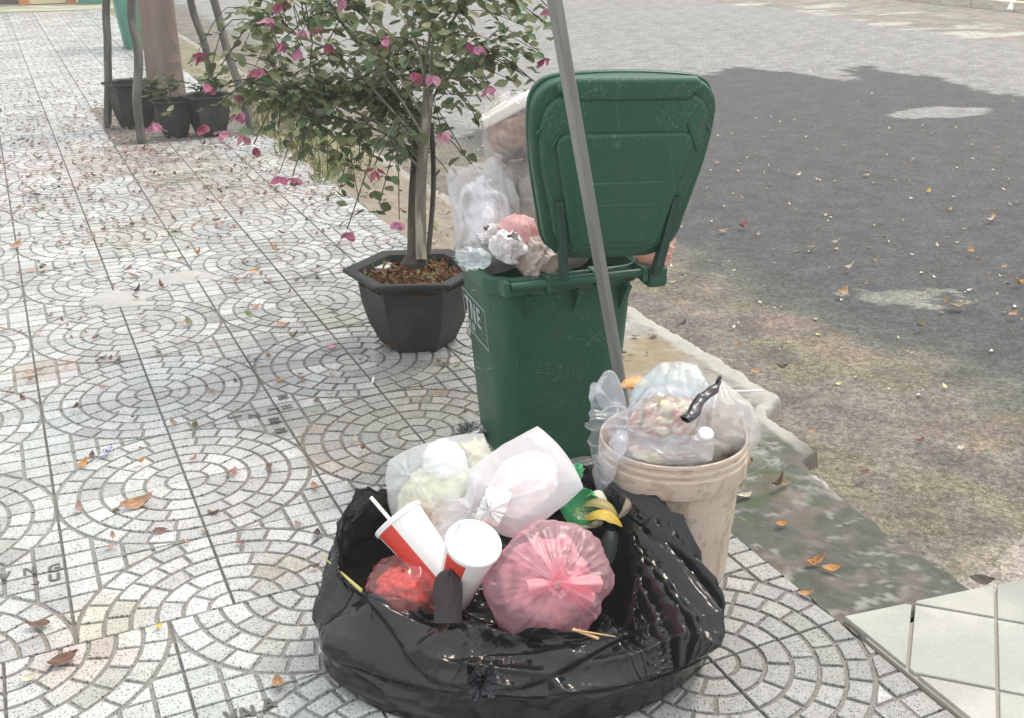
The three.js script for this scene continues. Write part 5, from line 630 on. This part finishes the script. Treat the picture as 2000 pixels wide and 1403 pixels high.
// ---------- fallen leaves, wrappers and grit ----------
{
  const r = rng(313), cols = { tan: [0.42, 0.25, 0.14], brown: [0.16, 0.085, 0.06], red: [0.34, 0.13, 0.09], orange: [0.5, 0.25, 0.08], olive: [0.26, 0.23, 0.12], dark: [0.07, 0.055, 0.045], yellow: [0.62, 0.5, 0.08], pale: [0.6, 0.55, 0.42], green: [0.22, 0.27, 0.1] }, mats = {};
  for (const k in cols) mats[k] = phy({ map: dirtMap(cols[k].map(q => q * 0.75), cols[k].map(q => Math.min(0.9, q * 1.25)), 5, k.length * 7 + k.charCodeAt(0)), roughness: 0.75, transmission: 0.12, thickness: 0 });
  const shapes = [leafGeo(1, 0.5, 0.5, 0.3, 1, 8), leafGeo(1, 0.42, 0.9, 0.4, 4, 8), leafGeo(1, 0.6, 0.3, 0.2, 9, 8)];
  const drop = (p, len, kind, where, group, turn) => { const m = mesh('fallen_leaf', shapes[Math.floor(r() * 3)], mats[kind]); m.position.set(p[0], p[1] + 0.006 + len * 0.04, p[2]); m.rotation.set((r() - 0.5) * 0.5, turn ?? r() * 6.28, (r() - 0.5) * 0.3, 'YXZ'); m.scale.setScalar(len); m.userData.px = [kind, len]; if (group) piles.push(m); return tag(m, where, 'leaf', group); }, piles = [];
  drop([0.135, 0.000, -0.508], 0.075, 'tan', 'large pale tan leaf lying alone on a tile, the biggest on the pavement', null, 0.15); drop([-0.041, 0.000, -0.084], 0.045, 'brown', 'reddish brown leaf just above the wide cross joint of the tiles', null, 2.9); drop([-0.054, 0.000, 0.060], 0.055, 'brown', 'brown leaf just below the wide cross joint of the tiles', null, 0.2); drop([-0.132, 0.000, -0.042], 0.04, 'orange', 'orange leaf cut by the left edge, near the wide tile joint'); drop([-0.116, 0.000, -1.326], 0.075, 'dark', 'dark curled leaf at the left edge, on the tiles'); drop([0.157, 0.000, 0.015], 0.02, 'yellow', 'tiny yellow leaf at the junction of two tile joints');
  const tg = 'small dry leaves scattered over the tiles', tl = 'small dry curled leaf among many on the tiled pavement';
  for (const [p, l, k] of [[[0.222, 0.000, -0.743], 0.04, 'orange'], [[0.066, 0.000, -0.775], 0.045, 'orange'], [[0.369, 0.000, -0.905], 0.05, 'olive'], [[-0.031, 0.000, -1.507], 0.05, 'tan'], [[0.390, 0.000, -0.580], 0.03, 'red'], [[0.499, 0.000, -0.581], 0.035, 'brown'], [[0.572, 0.000, -0.428], 0.04, 'tan'], [[0.525, 0.000, -0.201], 0.04, 'dark'], [[0.346, 0.000, -0.227], 0.03, 'red'], [[0.470, 0.000, -0.054], 0.035, 'brown'], [[0.450, 0.000, 0.091], 0.05, 'tan'], [[0.320, 0.000, 0.286], 0.05, 'tan'], [[-0.103, 0.000, 0.086], 0.04, 'pale'], [[0.763, 0.000, -1.469], 0.05, 'olive'], [[0.781, 0.000, -1.580], 0.05, 'tan'], [[0.490, 0.000, -1.727], 0.05, 'olive'], [[0.749, 0.000, -1.830], 0.05, 'orange'], [[0.697, 0.000, -1.708], 0.05, 'green'], [[0.735, 0.000, -2.166], 0.04, 'red'], [[0.362, 0.000, -2.172], 0.05, 'dark'], [[0.467, 0.000, -2.199], 0.045, 'brown'], [[0.512, 0.000, -2.386], 0.04, 'brown'], [[0.397, 0.000, -2.372], 0.045, 'red'], [[0.790, 0.000, -2.245], 0.05, 'orange'], [[0.644, 0.000, -1.130], 0.035, 'orange'], [[0.713, 0.000, -1.139], 0.03, 'brown'], [[0.723, 0.000, -1.077], 0.035, 'tan'], [[0.751, 0.000, -0.948], 0.03, 'olive'], [[0.726, 0.000, -0.604], 0.03, 'pale'], [[0.736, 0.000, -0.566], 0.03, 'red'], [[1.154, 0.000, -1.008], 0.05, 'brown'], [[1.187, 0.000, -1.005], 0.035, 'tan'], [[1.020, 0.000, -1.231], 0.05, 'red'], [[1.061, 0.000, -1.175], 0.045, 'olive'], [[0.978, 0.000, -1.653], 0.04, 'dark'], [[0.647, 0.000, -2.603], 0.05, 'orange'], [[0.960, 0.000, -2.469], 0.06, 'tan'], [[0.656, 0.000, -2.989], 0.07, 'olive'], [[0.428, 0.000, -2.847], 0.05, 'orange'], [[0.142, 0.000, -3.958], 0.06, 'dark'], [[-0.024, 0.000, -3.009], 0.08, 'tan'], [[1.052, 0.000, -2.724], 0.05, 'brown'], [[0.804, 0.000, -3.086], 0.06, 'brown'], [[1.135, 0.000, -3.860], 0.07, 'pale'], [[0.878, 0.000, -3.787], 0.06, 'brown'], [[0.322, 0.000, -4.021], 0.06, 'tan'], [[0.204, 0.000, -4.899], 0.07, 'brown'], [[-0.057, 0.000, -1.949], 0.04, 'orange']]) drop(p, l * 0.85, k, tl, tg);
  const rg = 'dry leaves scattered over the road', rl = 'dry leaf among many lying loose on the road';
  for (const [p, l, k, t] of [[[2.949, -0.045, -2.055], 0.07, 'red', 0.4], [[2.827, -0.045, -2.050], 0.06, 'tan', 0], [[4.051, -0.045, -1.656], 0.06, 'pale', 0], [[4.115, -0.045, -1.665], 0.05, 'tan', 1], [[3.597, -0.045, -1.284], 0.05, 'orange', 0.9], [[3.128, -0.045, -1.374], 0.05, 'tan', 0], [[2.734, -0.040, -1.083], 0.075, 'tan', 0.5], [[2.897, -0.040, -1.151], 0.035, 'tan', 0], [[2.961, -0.040, -1.347], 0.06, 'pale', -0.3], [[3.007, -0.040, -0.802], 0.09, 'olive', -0.25], [[3.027, -0.040, -0.830], 0.04, 'tan', 1], [[3.434, -0.040, -0.900], 0.07, 'orange', -0.3], [[3.541, -0.040, -1.068], 0.04, 'tan', 0], [[3.126, -0.040, -0.631], 0.05, 'tan', 0], [[2.016, -0.040, -1.064], 0.045, 'dark', 0.2], [[2.080, -0.030, -0.583], 0.062, 'dark', -0.5], [[1.990, -0.030, -0.596], 0.04, 'orange', -0.4], [[2.086, -0.030, -0.813], 0.025, 'orange', 1], [[3.170, -0.045, -1.691], 0.05, 'pale', -0.5], [[3.022, -0.045, -1.661], 0.05, 'olive', -0.4], [[2.750, -0.040, -0.687], 0.06, 'olive', 0], [[3.622, -0.050, -3.270], 0.05, 'olive', 1], [[4.165, -0.050, -2.660], 0.05, 'pale', 0], [[3.842, -0.050, -2.824], 0.05, 'pale', 0.4], [[4.203, -0.050, -2.208], 0.05, 'yellow', 0.4], [[4.042, -0.050, -1.894], 0.04, 'yellow', 0.2], [[2.102, -0.030, 0.023], 0.04, 'brown', 0.2], [[2.179, -0.030, 0.097], 0.03, 'pale', 0.1], [[1.850, -0.030, 0.094], 0.035, 'brown', 0.1], [[1.882, -0.030, -0.159], 0.03, 'tan', 0.4]]) drop(p, l * 0.85, k, rl, rg, t);
  const kg = 'dry leaves on the mossy kerb strip', kl = 'dry leaf among several on the mossy strip beside the tiles';
  for (const [p, l, k, t] of [[[1.469, 0.000, 0.071], 0.05, 'olive', 0.2], [[1.469, 0.000, 0.097], 0.045, 'pale', -0.1], [[1.572, 0.000, 0.100], 0.05, 'brown', 0.2], [[1.427, 0.000, 0.413], 0.05, 'orange', -0.4], [[1.453, 0.000, 0.442], 0.045, 'orange', -0.6], [[1.446, 0.000, 0.416], 0.04, 'tan', 0.1], [[1.349, 0.000, 0.498], 0.035, 'orange', -0.5], [[1.476, 0.000, 0.244], 0.03, 'orange', -0.4], [[1.593, 0.000, 0.102], 0.04, 'olive', 0.3]]) drop(p, l * 0.9, k, kl, kg, t);
  drop([1.706, 0.000, 0.614], 0.05, 'dark', 'dark curled leaf at the far corner of the smooth slabs', null, -0.7);
  { // a label of its own for each leaf: colour, then the nearest thing one can find, then its place among those left alike
    const marks = [['left of the black sack', 0.38, 0.3], ['before the black sack at the lower left', 0.2, 0.6], ['by the wide cross joint at the left', 0.1, 0.0], ['by the blue wrapper', 0.22, -0.55], ['at the left edge of the view', -0.05, -0.9], ['in the middle of the left-hand tiles', 0.3, -1.3], ['left of the flowerpot', 0.75, -1.5], ['just before the flowerpot', 1.1, -0.95], ['on the moss-stained fan of tiles', 0.85, -0.55], ['on the tiles beneath the bush', 1.0, -2.3], ['on the far tiles towards the tree', 0.5, -3.4], ['on the far left tiles', 0.15, -2.6],
      ['right of the bucket on the mossy strip', 1.46, 0.12], ['midway down the mossy strip', 1.6, 0.36], ['at the lower end of the mossy strip', 1.45, 0.55], ['on the brown silt by the kerb', 2.05, -0.55], ['on the silt at the right edge of the view', 2.2, -0.0], ['on the damp asphalt right of the bin lid', 3.3, -2.4], ['on the damp asphalt at the right edge', 3.4, -1.0], ['by the pale patch on the road', 2.95, -0.95], ['where silt meets asphalt', 2.6, -1.2], ['far out on the damp asphalt', 4.4, -3.2]];
    const by = {}; for (const m of piles) { let b = null, bd = 1e9; for (const k of marks) { const d = Math.hypot(m.position.x - k[1], m.position.z - k[2]); if (d < bd) { bd = d; b = k[0]; } } const w = `${{ tan: 'tan', brown: 'brown', red: 'reddish', orange: 'orange', olive: 'olive', dark: 'blackish', yellow: 'yellow', pale: 'pale', green: 'greenish' }[m.userData.px[0]]} dry leaf ${b}`; (by[w] ??= []).push(m); }
    for (const w in by) { const a = by[w].sort((p, q) => p.position.clone().sub(camera.position).dot(CR) / p.position.clone().sub(camera.position).dot(CF) - q.position.clone().sub(camera.position).dot(CR) / q.position.clone().sub(camera.position).dot(CF)); a.forEach((m, i) => { m.userData.label = a.length === 1 ? w : `${a.length === 2 ? ['left', 'right'][i] : i === 0 ? 'leftmost' : i === a.length - 1 ? 'rightmost' : a.length === 3 ? 'middle' : ['', 'second from left', 'third from left', 'fourth from left', 'fifth from left'][i]} of the ${w.replace(' leaf ', ' leaves ')}`; }); }
    scene.traverse(o => { delete o.userData.px; });
  }
  // wrappers and butts
  const w = thing('sweet_wrapper', 'small blue and white wrapper on the tiles at the left', 'wrapper', [0.134, 0.000, -0.830]); w.position.y += 0.006; w.rotation.y = 0.75; mesh('foil', leafGeo(0.05, 0.018, 0.4, 0.6, 3, 8).translate(-0.025, 0, 0), std({ color: lin(0.5, 0.55, 0.75), roughness: 0.35 }), w); mesh('stripe', leafGeo(0.026, 0.012, 0.2, 0.6, 5, 6).translate(0.002, 0.004, 0), std({ color: lin(0.1, 0.1, 0.35), roughness: 0.35 }), w);
  tag(mesh('cigarette_butt', rod([0.895, 0.004, -0.980], [0.910, 0.004, -1.015], 0.0035, 0.0035, 10), std({ color: lin(0.85, 0.84, 0.8), roughness: 0.8 })), 'white cigarette end lying in a tile joint below the pot', 'cigarette end');
  const pe = mesh('petal', leafGeo(0.03, 0.026, 0.2, 0.2, 2, 5), phy({ color: lin(0.75, 0.3, 0.4), roughness: 0.7, transmission: 0.2, thickness: 0 })); pe.position.set(...[0.848, 0.006, -1.316]); tag(pe, 'single bright pink petal on the tiles left of the pot', 'petal');
  const sc = thing('foil_scrap', 'torn shiny scrap on the tiles at the left foot of the bin', 'scrap', [1.024, 0.012, -0.503]); mesh('foil', filmBag({ prof: [[0, 0.003, -0.01], [0.4, 0.016, -0.004], [1, 0.024, 0.01]], n: 60, m: 30, pleat: 9, amp: () => 0.4, crink: 0.4, seed: 3 }), phy({ color: lin(0.3, 0.3, 0.3), roughness: 0.25, metalness: 0.4 }), sc); mesh('paper', leafGeo(0.03, 0.014, 0.2, 0.2, 2, 5).translate(-0.01, 0.008, 0.012), std({ color: lin(0.85, 0.85, 0.85), roughness: 0.7 }), sc);
  // uncountable litter
  const strew = (name, n, colour, size, where, seed) => { const q = rng(seed), im = new THREE.InstancedMesh(leafGeo(1, 0.6, 0.6, 0.4, seed, 3), std({ color: 0xffffff, roughness: 0.85 }), n), m = new THREE.Matrix4(); im.name = numbered(name); for (let i = 0; i < n; i++) { const [x, y, z] = where(q), s = size[0] + (size[1] - size[0]) * q(); m.compose(V(x, y + 0.004, z), new THREE.Quaternion().setFromEuler(new THREE.Euler((q() - 0.5) * 0.9, q() * 6.28, (q() - 0.5) * 0.6)), V(s, s, s)); im.setMatrixAt(i, m); const c = colour(q); im.setColorAt(i, lin(...c)); } im.castShadow = im.receiveShadow = true; scene.add(im); return tag(im, null, null, null, 'stuff'); };
  const pal = a => q => { const c = a[Math.floor(q() * a.length)], k = 0.7 + 0.6 * q(); return c.map(v => v * k); };
  tag(strew('leaf_litter', 1700, pal([[0.3, 0.18, 0.15], [0.36, 0.25, 0.2], [0.17, 0.12, 0.1], [0.42, 0.29, 0.25]]), [0.014, 0.034], q => { const k = q(); if (k < 0.5) { const a = q() * 6.28, d = Math.pow(q(), 0.8) * 1.5; return [cl(0.75 + Math.cos(a) * d * 0.8, -0.2, 1.49), 0.002, -4.9 + Math.sin(a) * d * 1.3]; } if (k < 0.72) return [-0.1 + q() * 1.6, 0.002, -2.0 - 6 * q()]; if (k < 0.85) return [0.6 + 0.9 * q(), 0.004, -5.1 - 1.5 * q()]; return [-0.3 + 1.8 * q(), 0.002, -0.2 - 4 * q()]; }, 71), 'small dry petals and leaf bits strewn over the far tiles round the tree', 'leaf litter');
  tag(strew('road_litter', 520, pal([[0.7, 0.68, 0.6], [0.55, 0.5, 0.4], [0.3, 0.25, 0.16], [0.6, 0.55, 0.3], [0.8, 0.78, 0.74]]), [0.008, 0.024], q => { const k = q(); return k < 0.75 ? [2.2 + 3.6 * Math.pow(q(), 1.2), -0.052, -0.2 - 4.2 * q()] : k < 0.9 ? [1.95 + 1.2 * q(), -0.045, -8 + 7 * q()] : [2.0 + 7 * q(), -0.05, -0.5 - 8 * q()]; }, 72), 'pale leaf bits and grit strewn over the damp road', 'litter');
  tag(strew('strip_litter', 420, pal([[0.3, 0.2, 0.13], [0.16, 0.1, 0.07], [0.5, 0.42, 0.3], [0.26, 0.26, 0.12]]), [0.012, 0.035], q => [1.5 + 0.42 * q(), 0.002, -9 + 8.2 * q()], 73), 'dry leaf bits strewn along the earth strip', 'leaf litter');
  const q = rng(74), n = 900, bl = leafGeo(1, 0.09, 0.5, 0.3, 2, 4), gr = new THREE.InstancedMesh(bl, std({ color: 0xffffff, roughness: 0.8 }), n), m = new THREE.Matrix4(); gr.name = 'grass'; for (let i = 0; i < n; i++) { const x = 1.44 + 0.3 * q(), z = -6.8 + 3.3 * q(); const s = 0.03 + 0.06 * q(); m.compose(V(x + 0.05 * Math.sin(z * 9), 0, z), new THREE.Quaternion().setFromEuler(new THREE.Euler(0, q() * 6.28, 0.5 + q() * 0.8, 'YXZ')), V(s, s, s)); gr.setMatrixAt(i, m); gr.setColorAt(i, lin(0.12 + 0.12 * q(), 0.16 + 0.1 * q(), 0.05)); } scene.add(gr); tag(gr, 'thin green grass growing along the earth strip by the tree', 'grass', null, 'stuff');
}
renderer.render(scene, camera);
